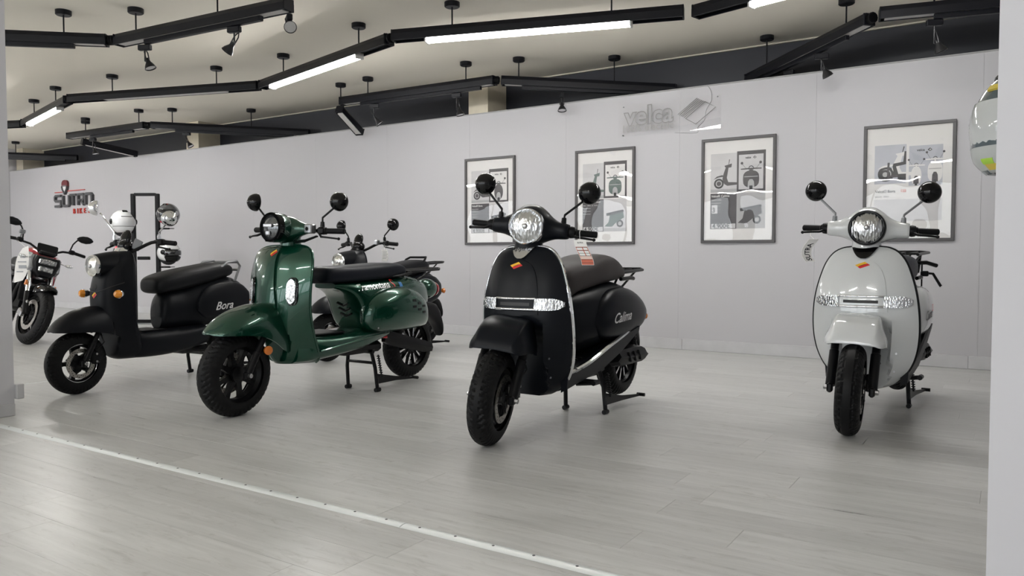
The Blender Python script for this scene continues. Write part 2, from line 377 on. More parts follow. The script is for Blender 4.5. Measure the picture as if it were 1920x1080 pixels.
# shop front behind the camera, with its windows
b = B(); H2 = (RY0-0.12, RY0)
ym = (H2[0]+H2[1])/2
b.box(((RX0+RX1)/2, ym, WZ0/2), (RX1-RX0, .12, WZ0)); b.box(((RX0+RX1)/2, ym, (WZ1+ZC)/2), (RX1-RX0, .12, ZC-WZ1))
xs = [RX0] + [q for p in WINS for q in p] + [RX1]
for xa, xb in zip(xs[0::2], xs[1::2]): b.box(((xa+xb)/2, ym, (WZ0+WZ1)/2), (xb-xa, .12, WZ1-WZ0))
struct(b.obj('wall_front', M_wall))
for i, (xa, xb) in enumerate(WINS):
    b = B()
    for x in (xa+.03, (xa+xb)/2, xb-.03): b.box((x, ym, (WZ0+WZ1)/2), (.06, .07, WZ1-WZ0))
    for z in (WZ0+.03, WZ1-.03): b.box(((xa+xb)/2, ym, z), (xb-xa, .07, .06))
    o = struct(b.obj('window_%d' % (i+1), M_frame))
    for x0_, x1_ in ((xa+.06, (xa+xb)/2-.03), ((xa+xb)/2+.03, xb-.06)):
        b = B(); b.box(((x0_+x1_)/2, ym, (WZ0+WZ1)/2), (x1_-x0_, .008, WZ1-WZ0-.12)); b.obj('pane', M_clear, o)
# pillars at the two edges of the view
p = struct(plain('pillar', -0.033, 0.45, 1.88, 2.28, 0, ZC, M_pier))
p = struct(plain('pillar', -5.2, -4.742, 1.92, 2.128, 0, ZC, M_pier))
b = B(); b.box((-4.737, 2.148, 0.138), (0.05, 0.04, 0.085), ch=0.004); b.obj('cover', M_base, p)
b = B(); b.box((-4.968, 2.024, 0.035), (0.46, 0.214, 0.07), ch=0.003); b.obj('plinth', M_base, p)

# ---------------------------------------------------------------- suspended light rails
rail_n = 0
def rail(A, Bp, label, rods=(), lit=None, track=None, panel=None, joint=None):
    """A, Bp: end points of the channel's middle; rods: fractions along; lit/panel/track: (from, to) fractions"""
    A = Vector(A); Bp = Vector(Bp); d = Bp-A; Ln = d.length
    root = thing('light_rail', label, 'light rail', tuple(A), (0, 0, 0), 'black rails hung under the ceiling')
    xax = d.normalized(); side = Vector((0, 0, 1)).cross(xax).normalized(); up = xax.cross(side)
    R = Matrix((xax, side, up)).transposed().to_4x4()
    W_, H_ = 0.052, 0.046
    prof = [(-W_, H_*.2), (-W_*.62, H_), (W_*.62, H_), (W_, H_*.2), (W_, -H_), (W_*.8, -H_), (W_*.8, -H_*.55), (-W_*.8, -H_*.55), (-W_*.8, -H_), (-W_, -H_)]
    b = B(R); b.loft([[(x, p[0], p[1]) for p in prof] for x in (0, Ln)]); b.obj('channel', M_rail, root, ang=25)
    for e in (0, Ln):
        b = B(R); b.box((e + (0.004 if e == 0 else -0.004), 0, -0.002), (0.012, 2*W_+.004, 2*H_), ch=0.006); b.obj('end_cap', M_rail, root)
    if joint:
        jl = R.inverted() @ (Vector(joint)-A); jl = Vector((Ln, 0, 0)).lerp(jl, .55); b = B(R); b.tube([(Ln-.02, 0, .0), (Ln+.02, 0, 0), tuple(jl)], 0.034, 10)
        for q in range(5): p_ = Vector((Ln+.005, 0, 0)).lerp(jl, q/5); b.ring([(-.004, .042), (.004, .042), (.004, .03), (-.004, .03)], tuple(p_), 12, tuple(jl-Vector((Ln-.02, 0, 0)))); b.obj('flexible_joint', M_plast, root)
    if lit:
        a, c = lit[0]*Ln, lit[1]*Ln
        b = B(R); b.loft([[(x, W_*.74*cos(pi*k/8), -H_*.98-0.034*sin(pi*k/8)) for k in range(9)] for x in (a, c)]); b.obj('lit_tube', M_lit, root, 'glowing white tube')
        for e in (a-.008, c+.008):
            b = B(R); b.box((e, 0, -H_*1.1), (0.016, W_*1.6, H_*1.2), ch=.003); b.obj('tube_holder', M_unlit, root)
    if panel:
        a, c = panel[0]*Ln, panel[1]*Ln
        b = B(R); b.box(((a+c)/2, 0, -H_*.78), (c-a, W_*1.55, H_*.4), ch=.004); b.obj('diffuser', M_unlit, root, 'pale unlit diffuser')
    if track:
        a, c = track[0]*Ln, track[1]*Ln
        b = B(R); b.box(((a+c)/2, 0, -H_-.012), (c-a, .04, .04), ch=.004); b.obj('lamp_track', M_rail, root)
        b = B(R); b.box((Ln/2, 0, -H_*.8), (Ln*.96, W_*1.5, .008)); b.obj('bottom_plate', M_unlit, root)
    Ri = R
    for f in rods:
        P = d*f
        z1 = ZC - A.z
        b = B(); b.tube([(P.x, P.y, P.z+H_*.8), (P.x, P.y, z1-.02)], 0.0065, 8); r = b.obj('rod', M_rail, root)
        b = B(); b.lathe([(z1-.04, .055), (z1-.034, .062), (z1, .062)], (P.x, P.y, 0), 'z', 20); b.obj('ceiling_cup', M_rail, root)
    return root, R, A, Ln
ZT = 2.72
def P3(x, y, z=ZT): return (x, y, z)
LR = [
 ((-7.30, 2.90), (-6.43, 3.675), 'black rail at the upper left corner, running to a kinked joint', (0.71,), None, (0.0, .78), None, (-6.33, 3.73, ZT)),
 ((-6.36, 3.73), (-4.42, 3.87), 'thick black rail with two small spotlights, top left of the ceiling', (0.12, .62), None, (.18, .86), None, None),
 ((-12.6, 4.9), (-11.40, 5.31), 'short black rail far left beyond the small lit tube', (), None, None, None, (-11.30, 5.29, ZT)),
 ((-11.28, 5.28), (-9.22, 4.79), 'far left rail with a short lit white tube', (.25, .75), (.13, .83), None, None, (-9.15, 4.77, ZT)),
 ((-9.14, 4.77), (-6.76, 5.50), 'long rail with an unlit pale diffuser between the two left lit tubes', (.24, .79), None, None, (.2, .84), (-6.70, 5.51, ZT)),
 ((-6.70, 5.50), (-4.42, 4.94), 'middle rail with a slanting lit tube left of the longest tube', (.2, .80), (.1, .8), None, None, (-4.34, 4.90, ZT)),
 ((-4.33, 4.89), (-2.09, 5.58), 'rail with the longest and brightest lit tube, top centre', (.22, .77), (.13, .83), None, None, None),
 ((-2.02, 5.63), (0.25, 5.05), 'rail leaving the picture at the top right of the longest tube', (.25, .75), (.2, .8), None, None, None),
 ((-6.63, 6.58), (-4.52, 6.66), 'black spotlight rail left of the cream column in front of the wall top', (.19, .83), None, (.14, .92), None, (-4.45, 6.70, ZT)),
 ((-4.47, 6.71), (-2.92, 7.58, 2.61), 'black rail sloping right from the cream column to the dark wall', (.1, .65), None, (.12, .95), None, None),
 ((-11.96, 6.22), (-10.10, 6.29), 'black rail over the left helmet stand', (.23, .92), None, (.3, .85), None, (-9.98, 6.34, ZT)),
 ((-10.02, 6.33), (-8.27, 7.58, 2.63), 'black rail running from the left group to the dark wall', (.13, .63), None, (.15, .9), None, None),
 ((-15.6, 6.1), (-14.25, 7.55, 2.70), 'farthest black rail beside the left corner of the room', (.5,), None, (.1, .9), None, None),
 ((-2.18, 7.58, 2.62), (-0.96, 6.52), 'black rail rising from the wall top towards the right pillar', (.18, .84), None, (.05, .85), None, (-0.90, 6.46, ZT)),
 ((-0.88, 6.43), (0.9, 6.82), 'black rail at the top right corner, vanishing behind the right pillar', (.2, .8), None, (.2, .95), None, None)]
for A, Bp, lab, rods, lit, trk, pan, jn in LR:
    A = A if len(A) == 3 else (*A, ZT); Bp = Bp if len(Bp) == 3 else (*Bp, ZT)
    rail(A, Bp, lab, rods, lit, trk, pan, jn)
# the rows of rails that go on behind the camera
for j, (y_, z_) in enumerate(((-1.3, ZT), (-5.6, ZT))):
    for k in range(5):
        xa = -13.2 + 2.9*k + .6*j; dy = .55*(1 if k % 2 else -1)
        if xa > 1.5 and False: continue
        rail((xa, y_-dy/2, z_), (xa+2.3, y_+dy/2, z_), 'light rail with a lit tube %s, number %s from the left' % (('behind the viewer', 'by the shop windows')[j], ('one', 'two', 'three', 'four', 'five')[k]), (.2, .8), (.14, .86))
for k, (y_, lb) in enumerate(((4.6, 'nearer the wall'), (2.7, 'nearer the viewer'))):  # rails added out of view to brighten the far left wall
    rail((-15.4, y_, ZT), (-12.95, y_+.4, ZT), 'added unseen light rail with a lit tube left of the picture, ' + lb, (.2, .8), (.1, .9))
for k in range(2):  # two more unseen rails, added to lift the dim left end of the room
    rail((-15.2+2.6*k, 1.3-.3*k, ZT), (-12.9+2.6*k, .8+.5*k, ZT), 'added unseen light rail with a lit tube beyond the left pillar, number %s' % ('one', 'two')[k], (.2, .8), (.14, .86))
# two short rails that hang down towards the wall
for A, Bp, lab in (((-6.71, 6.62, 2.65), (-6.80, 7.06, 2.44), 'short rail hanging down, pale underside, left end of the column rail'),
                   ((-11.80, 6.32, 2.64), (-11.62, 7.08, 2.52), 'short rail hanging down at the left end of the rail above the helmet stand')):
    rail(A, Bp, lab, (.07,), None, None, (.08, .95), None)
M_spot = mat('spot_black', (0.02, 0.02, 0.022), 0.3, 0.4); M_bulb = mat('spot_reflector', (0.7, 0.7, 0.72), 0.15, 1.0)
def spot(x, y, ztop, drop, yaw, tilt, label):
    r = thing('spotlight', label, 'spotlight', (x, y, ztop), (0, 0, yaw), 'small spotlights under the rails')
    b = B(); b.box((0, 0, -.02), (.11, .04, .045), ch=.005); b.obj('adapter', M_rail, r)
    b = B(); b.tube([(0, 0, -.035), (0, 0, -drop), (.025, 0, -drop-.01)], .0065, 8); b.obj('stem', M_spot, r)
    Mx = Matrix.Translation((.03, 0, -drop-.01)) @ Matrix.Rotation(tilt, 4, 'Y')
    b = B(Mx); b.lathe([(-.035, .012), (-.02, .016), (.0, .02), (.03, .038), (.055, .046), (.055, .042), (.03, .034), (.01, .012)], (0, 0, 0), 'x', 20); b.obj('lamp_head', M_spot, r)
    b = B(Mx); b.lathe([(.012, .012), (.03, .032), (.05, .041), (.050, .0405)], (0, 0, 0), 'x', 20); b.obj('reflector', M_bulb, r)
    b = B(Mx); b.tube([(-.01, .02, 0), (-.08, .022, .01), (-.12, 0, .015), (-.08, -.022, .01), (-.01, -.02, 0)], .005, 6); b.obj('handle', M_spot, r)
ZS = ZT - .046 - .036
for x, y, dr, yw, tl, lab in (
  (-6.02, 3.755, .13, .4, 1.2, 'small black spotlight hanging under the thick top left rail, first of two'),
  (-4.98, 3.83, .13, 3.4, .8, 'small black spotlight with raised handle under the thick top left rail'),
  (-4.42, 3.87, .06, -.6, .6, 'spotlight at the right end of the thick top left rail'),
  (-6.14, 6.60, .17, .6, .9, 'spotlight under the column rail, nearest its hanging left end'),
  (-5.0, 6.645, .17, .2, 1.3, 'spotlight under the column rail, beside the cream column'),
  (-3.98, 7.10, .12, -.9, 1.3, 'black spotlight in front of the white wall, right of the cream column'),
  (-11.35, 6.24, .17, .3, 1.3, 'spotlight under the rail over the helmet stand'),
  (-9.72, 6.66, .14, .5, 1.0, 'spotlight beside the second cream column'),
  (-15.1, 6.64, .16, .2, .9, 'spotlight in the far left corner under the farthest rail'),
  (-1.72, 7.24, .13, 2.6, 1.1, 'black spotlight in front of the white wall, under the rising right rail'),
  (-1.38, 6.90, .13, .4, 1.1, 'spotlight below the upper end of the rising right rail'),
  (-0.52, 6.51, .17, .4, 1.2, 'spotlight beside the top of the right pillar')):
    spot(x, y, ZS - {-3.98: .04, -1.72: .066, -1.38: .04, -15.1: .014}.get(x, 0), dr, yw, tl, lab)

# ================================================================ scooters
# bike frame: x = the rider's left, y = towards the tail, z = up, front axle at y = 0
def Rz(a): return Matrix.Rotation(a, 4, 'Z')
def about(p, axis, a): return Matrix.Translation(p) @ Matrix.Rotation(a, 4, Vector(axis)) @ Matrix.Translation(-Vector(p))
def tyre_mesh(R, W, rim, N=210, tread='v', ng=44):
    h = (R-rim)/1.16; b = B(); T = 26; rings = []
    for k in range(N):
        th = 2*pi*k/N; r_ = []
        for j in range(T+1):
            t = -1 + 2*j/T; a = t*radians(102); x = W/2*math.copysign(abs(sin(a))**0.9, a); r = R-h+h*(abs(cos(a))**0.9)*math.copysign(1, cos(a))
            at = abs(t); g = 0
            if tread == 'v' and .10 < at < .74:
                ph = (th*ng/(2*pi) + at*2.0 + (0.5 if t > 0 else 0)) % 1.0
                if ph < .30: g = 1
            elif tread == 's' and .30 < at < .80:
                ph = (th*ng/(2*pi) - at*1.3 + (0.5 if t > 0 else 0)) % 1.0
                if ph < .26: g = 1
            if tread == 's' and .16 < at < .26 and (th*ng/(2*pi)/2) % 1.0 < .8: g = 1
            if tread == 'b' and .2 < at < .85 and (th*ng/(2*pi) + at*.8) % 1.0 < .16: g = 1
            if g: r -= .0075*abs(cos(a)); x *= 1-.03*abs(sin(a))
            r_.append((x, r*cos(th), r*sin(th)))
        rings.append(r_)
    b.loft(rings, cap=False, closed=False, loop=True); return b
def wheel(root, name, c, R, W, rim, S=None, spokes=5, style='twin', rimM=None, disc=0, tread='v', hubr=.05, spM=None, drum=0.0):
    """wheel part = rim ring; tyre, spokes, hub, disc are its pieces"""
    M = (S or Matrix.Identity(4)) @ Matrix.Translation(c)
    rimM = rimM or M_under; spM = spM or M_under; w2 = W*.36
    b = B(M); b.ring([(-w2, rim+.004), (-w2, rim-.008), (-w2*.5, rim-.022), (w2*.5, rim-.022), (w2, rim-.008), (w2, rim+.004), (w2*.4, rim-.004), (-w2*.4, rim-.004)], n=56)
    o = b.obj(name, rimM, root, ang=30)
    t = tyre_mesh(R, W, rim, tread=tread); t.v = [tuple(M @ Vector(p)) for p in t.v]; t.obj('tyre', M_rubber, o, ang=28)
    b = B(M); b.lathe([(-w2*.9, hubr*.6), (-w2*.8, hubr), (w2*.8, hubr), (w2*.9, hubr*.6), (w2*1.0, hubr*.35)], n=24); b.obj('hub', spM, o)
    for k in range(spokes):
        a = 2*pi*k/spokes + .3
        Ma = M @ Matrix.Rotation(a, 4, 'X')
        b = B(Ma)
        if style == 'twin':
            b.loft([[(-.016, -.020, hubr*.8), (.016, -.020, hubr*.8), (.016, .020, hubr*.8), (-.016, .020, hubr*.8)],
                    [(-.012, -.012, (hubr+rim)/2), (.012, -.012, (hubr+rim)/2), (.012, .012, (hubr+rim)/2), (-.012, .012, (hubr+rim)/2)],
                    [(-.018, -.017, rim-.02), (.018, -.017, rim-.02), (.018, .017, rim-.02), (-.018, .017, rim-.02)]])
        else:
            b.loft([[(w2*.3, -.008, hubr*.8), (w2*.85, -.005, hubr*.8), (w2*.85, .005, hubr*.8), (w2*.3, .008, hubr*.8)],
                    [(w2*.2, -.012, rim-.018), (w2*.75, -.008, rim-.018), (w2*.75, .008, rim-.018), (w2*.2, .012, rim-.018)]])
        b.obj('spoke', spM if style == 'twin' else M_under, o)
        if style != 'twin':
            b = B(Ma); b.loft([[(w2*.86, -.0035, hubr*1.3), (w2*.9, -.0035, hubr*1.3), (w2*.9, .0035, hubr*1.3), (w2*.86, .0035, hubr*1.3)], [(w2*.76, -.0075, rim-.02), (w2*.8, -.0075, rim-.02), (w2*.8, .0075, rim-.02), (w2*.76, .0075, rim-.02)]]); b.obj('spoke_edge', M_rim, o)
    if drum:
        b = B(M); b.lathe([(-w2*.7, drum*.9), (-w2*.6, drum), (w2*.6, drum), (w2*.7, drum*.9)], n=32); b.obj('hub_motor', M_under, o)
    for sx in ((disc,) if disc in (1, -1) else ((-1, 1) if disc else ())):
        x = sx*(w2+.012); Rd = rim*.74; b = B(M)
        b.ring([(x-.002, Rd), (x+.002, Rd), (x+.002, Rd*.72), (x-.002, Rd*.72)], n=48); d = b.obj('brake_disc', M_rotor, o)
        b = B(M)
        for k in range(6): a = 2*pi*k/6; b.tube([(x, Rd*.76*cos(a), Rd*.76*sin(a)), (x, hubr*.9*cos(a+.5), hubr*.9*sin(a+.5))], .006, 6)
        for k in range(40):
            a = 2*pi*k/40; rr = Rd*(.79+.07*(k % 3)); b.lathe([(x-.0026, .0032), (x+.0026, .0032)], (0, rr*cos(a), rr*sin(a)), 'x', 6)
        b.obj('disc_carrier', M_under, o)
    return o
def fork(root, S, top, axle, sx=(-1, 1), r=.022, off=.085, caliper=0, boot=None):
    for s in sx:
        b = B(S); a = Vector((s*off, *axle)); t = Vector((s*off, *top)); d = (a-t)
        b.tube([t, t+d*.45, t+d*.46, t+d*.97], [r*.85, r*.85, r, r], 12); b.box(tuple(a), (.028, .05, .05), ch=.008); b.obj('fork_leg', M_under, root)
        b = B(S); b.lathe([(-.012, .010), (-.010, .013), (.010, .013), (.012, .010)], (s*(off+.02), *axle), 'x', 8); b.obj('axle_nut', M_steel, root)
    if caliper:
        b = B(S); b.box((caliper*(off-.02), axle[0]+.085, axle[1]+.03), (.05, .055, .09), rot=(.4, 0, 0), ch=.012); o = b.obj('brake_caliper', M_under, root)
        for k in (-1, 1):
            b = B(S); b.lathe([(0, .007), (.006, .007)], (caliper*(off+.006), axle[0]+.085, axle[1]+.03+.025*k), 'x', 8); b.obj('bolt', M_steel, o)
        b = B(S); b.tube([(caliper*(off-.01), axle[0]+.10, axle[1]+.08), (caliper*(off+.02), axle[0]+.13, axle[1]+.13), (caliper*off*.7, axle[0]+.11, axle[1]+.25)], .005, 6); b.obj('brake_hose', M_under, root)
def mirror(root, S, base, mid, tip, c, r, m=None, stemM=None, squash=1.0, face=(0.0, 1, 0)):
    m = m or M_gloss
    b = B(S); b.lathe([(0, .014), (.03, .012), (.032, .009)], base, 'z', 10); b.tube([base, (base[0], base[1], base[2]+.02), mid, tip], .0062, 8); b.obj('mirror_stem', stemM or M_under, root)
    b = B(S); n = 28; prof = [(-.055, .012), (-.05, r*.42), (-.038, r*.74), (-.02, r*.93), (-.004, r), (.006, r), (.008, r*.93)]
    b.lathe(prof, c, n=n, dirm=face); o = b.obj('mirror', m, root)
    b = B(S); b.lathe([(.0082, r*.92), (.0095, r*.9)], c, n=n, dirm=face); b.obj('mirror_glass', M_mirror, o)
def grip_set(root, S, y, z, x0, x1, sweep=.05, lever=True, r=.017, block=True, lz=-.03, drop=.0, led=False):
    for s in (-1, 1):
        p0 = Vector((s*x0, y, z)); p1 = Vector((s*x1, y+sweep, z+drop)); d = p1-p0
        b = B(S); b.tube([p0 + d*.28, p0+d*.3, p0+d*.34, p0 + d*.97, p1], [r*1.25, r*1.3, r, r*1.02, r*.8], 14); b.obj('grip', M_grip, root)
        b = B(S); b.tube([p0 - d*.25, p0 + d*.3], .011, 10); b.obj('bar_end', M_under, root)
        if block:
            b = B(S); b.box(tuple(p0 + d*.16 + Vector((0, -.004, 0))), (.05, .045, .045), rot=(0, 0, atan2(d.y, d.x)), ch=.01); o = b.obj('switch_block', M_plast, root)
        if lever:
            b = B(S); q0 = p0 + d*.2 + Vector((0, -.03, lz*.6)); q1 = p0+d*.6 + Vector((0, -.062, lz*1.1)); q2 = p1 + Vector((-s*.004, -.05, lz*1.3))
            b.tube([q0, p0+d*.35+Vector((0, -.055, lz)), q1, q2], [.008, .007, .006, .0055], 8); b.ell(tuple(q2), (.009, .009, .009), 10, 6); b.obj('brake_lever', M_plast, root)
def stand(root, yp, zp, yf, half=.13, tip=None, foot=.014):
    for s in (-1, 1):
        b = B(); b.tube([(s*half*.78, yp, zp), (s*half*.95, yp+(yf-yp)*.4, zp*.6), (s*half, yf, .014)], .0125, 10); b.tube([(s*half, yf-.022, foot), (s*half, yf+.022, foot)], foot, 8); b.obj('stand_leg', M_under, root)
    b = B(); b.tube([(-half*.9, yp+(yf-yp)*.3, zp*.72), (half*.9, yp+(yf-yp)*.3, zp*.72)], .010, 8); b.tube([(-half*.9, yp, zp), (half*.9, yp, zp)], .014, 8); b.obj('stand_crossbar', M_under, root)
    t = tip or (half+.03, yf+.42, .055)
    b = B(); b.loft([[(half-.004, yf-.02, .055), (half+.008, yf-.02, .055), (half+.008, yf-.02, .125), (half-.004, yf-.02, .125)], [(t[0]-.03, yf+.2, .05), (t[0]-.02, yf+.2, .05), (t[0]-.02, yf+.2, .08), (t[0]-.03, yf+.2, .08)], [(t[0]-.006, t[1]-.02, t[2]-.006), (t[0]+.006, t[1]-.02, t[2]-.006), (t[0]+.006, t[1]-.02, t[2]+.006), (t[0]-.006, t[1]-.02, t[2]+.006)]])
    b.tube([(t[0]-.02, t[1], t[2]), (t[0]+.03, t[1], t[2])], .011, 8); b.obj('stand_lever', M_under, root)
    b = B(); b.tube([(half+.012, yp+.02, zp-.02), (half+.02, yf+.02, .10)], .006, 6)
    for k in range(9): b.ring([(-.003, .012), (.003, .012), (.003, .008), (-.003, .008)], (half+.012+.008*k/9, yp+.02+(yf-yp)*k/9, zp-.03-(zp-.13)*k/9), 10, (0, .1, 1))
    b.obj('stand_spring', M_under, root)
def shield(tab, rec=None, k=5, M=None, N=26, pw=2.3):
    rings = []
    for z, w, yc, ye, yb in dens(tab, k):
        r = []
        for i in range(N+1):
            u = -pi/2 + pi*i/N; s_ = sin(u); x = w*s_; y = yc + (ye-yc)*abs(s_)**pw
            if rec: y = max(y, rec(z, x)) if rec(z, x) is not None else y
            r.append((x, y, z))
        for i in range(1, N):
            u = pi/2 - pi*i/N; s_ = sin(u); y = yb + (ye+.012-yb)*abs(s_)**4; r.append((w*s_, max(y, 0), z))
        rings.append(r)
    b = B(M); b.loft(rings); return b
def fender(tab, n=2.6, th=.006, M=None, N=20, k=5, trap=None):
    """rows: y, half width at skirt, z top, z skirt"""
    rings = []
    for y, hw, zt, zs in dens(tab, k):
        o_, i_ = [], []
        if trap:      # flat top with chamfered shoulders
            ctl = [(1.0, 0.0), (1.0, .12), (.97, .30), (.86, .56), (trap+.05, .86), (trap-.05, .965), (trap*.5, .99), (0, 1.0)]
            ctl = dens(ctl + [(-a, c) for a, c in ctl[-2::-1]], 2)
            for a, c in ctl: o_.append((a*hw, y, zs+(zt-zs)*c)); i_.append((a*(hw-th), y, zs+max(zt-zs-th, .001)*c))
            rings.append(o_+i_[::-1]); continue
        for j in range(N+1):
            a = pi*j/N; c, s_ = cos(a), sin(a)
            x = hw*math.copysign(abs(c)**(2/n), c); z = zs+(zt-zs)*abs(s_)**(2/n); o_.append((x, y, z))
            i_.append((x*(1-th/max(hw, .01)), y, zs+(max(zt-zs-th, .001))*abs(s_)**(2/n)))
        rings.append(o_ + i_[::-1])
    b = B(M); b.loft(rings); return b
def sticker(root, tree, c, w, h, tilt=0.0, d=(0, 1, 0)):
    def at(u, v):     # diamond corners: left, bottom, right, top
        P = [(-w, 0), (-w*.28, -h), (w, 0), (w*.28, h)]
        x = (1-u)*(1-v)*P[0][0] + u*(1-v)*P[1][0] + u*v*P[2][0] + (1-u)*v*P[3][0]
        z = (1-u)*(1-v)*P[0][1] + u*(1-v)*P[1][1] + u*v*P[2][1] + (1-u)*v*P[3][1]
        return (c[0]+x*cos(tilt)-z*sin(tilt), 0, c[1]+x*sin(tilt)+z*cos(tilt))
    o = decal_grid(at, tree, d, 6, 6, .0016).obj('sticker', M_yel, root, 'yellow and red diamond sticker')
    decal_grid(lambda u, v: at(.5+.5*u, v), tree, d, 6, 6, .0022).obj('red_half', M_stred, o)
    b = B()
    for i, (u0, hh) in enumerate(((.22, .16), (.33, .1), (.42, .16), (.52, .12), (.62, .15), (.72, .1))):
        b2 = decal_grid(lambda u, v: (lambda p, q: (p[0], 0, p[2]))(at(.5+(u-.5)*.16, u0+.06*v), 0), tree, d, 2, 2, .0028); b.add(b2.v, b2.f)
    b.obj('sticker_print', M_ink, o)
def side_text(root, tree, s, y0, z0, size, m, name='lettering', shear=.3, s_extra=None, rot=0.0, sx=1, bold=0.0, label=None):
    vs, fs, bb = text_geo(s, size, shear, bold=bold)
    q = [(0.6*sx, y0 + (v[0]-bb[0])*cos(rot) - v[1]*sin(rot), z0 + (v[0]-bb[0])*sin(rot) + v[1]*cos(rot)) for v in vs]
    b = B(); b.add(project(q, tree, (-sx, 0, 0), .0018, 0.0), fs); b.obj(name, m, root, label, ang=80); return (bb[1]-bb[0])
def tubes(root, name, m, paths, r=.007, n=8):
    b = B()
    for p in paths: b.tube(p, r, n)
    return b.obj(name, m, root)
def rack(root, y0, y1, z, hw, m=None):
    m = m or M_under
    pts = [(-hw, y0, z-.01), (-hw, y1-.06, z+.004), (-hw*.6, y1, z+.01), (hw*.6, y1, z+.01), (hw, y1-.06, z+.004), (hw, y0, z-.01)]
    o = tubes(root, 'luggage_rack', m, [pts], .009)
    for x in (-.5, 0, .5): tubes(o, 'rack_bar', m, [[(x*hw, y0, z-.01), (x*hw, y1-.005, z+.006)]], .006)
    for y in (y0+.06, (y0+y1)/2): tubes(o, 'rack_bar', m, [[(-hw, y, z-.006), (hw, y, z-.006)]], .006)
    for s in (-1, 1): tubes(o, 'rack_strut', m, [[(s*hw*.7, y0+.02, z-.012), (s*hw*.6, y0-.05, z-.10)], [(s*hw*.8, y1-.12, z), (s*hw*.5, y0+.05, z-.12)]], .007)
    return o
def headlamp(root, S, c, d, r, rimM, lensM=None, led=False, dome=.018):
    d = Vector(d).normalized()
    b = B(S); b.lathe([(-.03, r*.9), (-.006, r), (dome*.35, r*.72), (dome*.8, r*.4), (dome, r*.08)], c, n=36, dirm=d); o = b.obj('headlight', lensM or M_lens, root, 'clear round headlight')
    b = B(S); b.ring([(-.045, r*1.10), (-.02, r*1.13), (.004, r*1.09), (.009, r*1.03), (.0, r*.98), (-.04, r*.98)], c, 40, d); b.obj('headlight_rim', rimM, o)
    if led:
        q = d.to_track_quat('X', 'Z').to_matrix().to_4x4(); M2 = (S or Matrix.Identity(4)) @ Matrix.Translation(c) @ q
        b = B(M2); b.box((dome+.002, 0, .010), (.012, r*1.0, .022), ch=.004); b.obj('led_bar', M_steel, o)
        b = B(M2); b.box((dome+.000, 0, -r*.48), (.012, r*.5, .03), ch=.008); b.obj('led_lens', M_steel, o)
    else:
        b = B(S); b.ell(tuple(Vector(c)+d*(dome+.001)), (.014, .008, .014), 14, 8); b.obj('bulb_cap', M_steel, o)

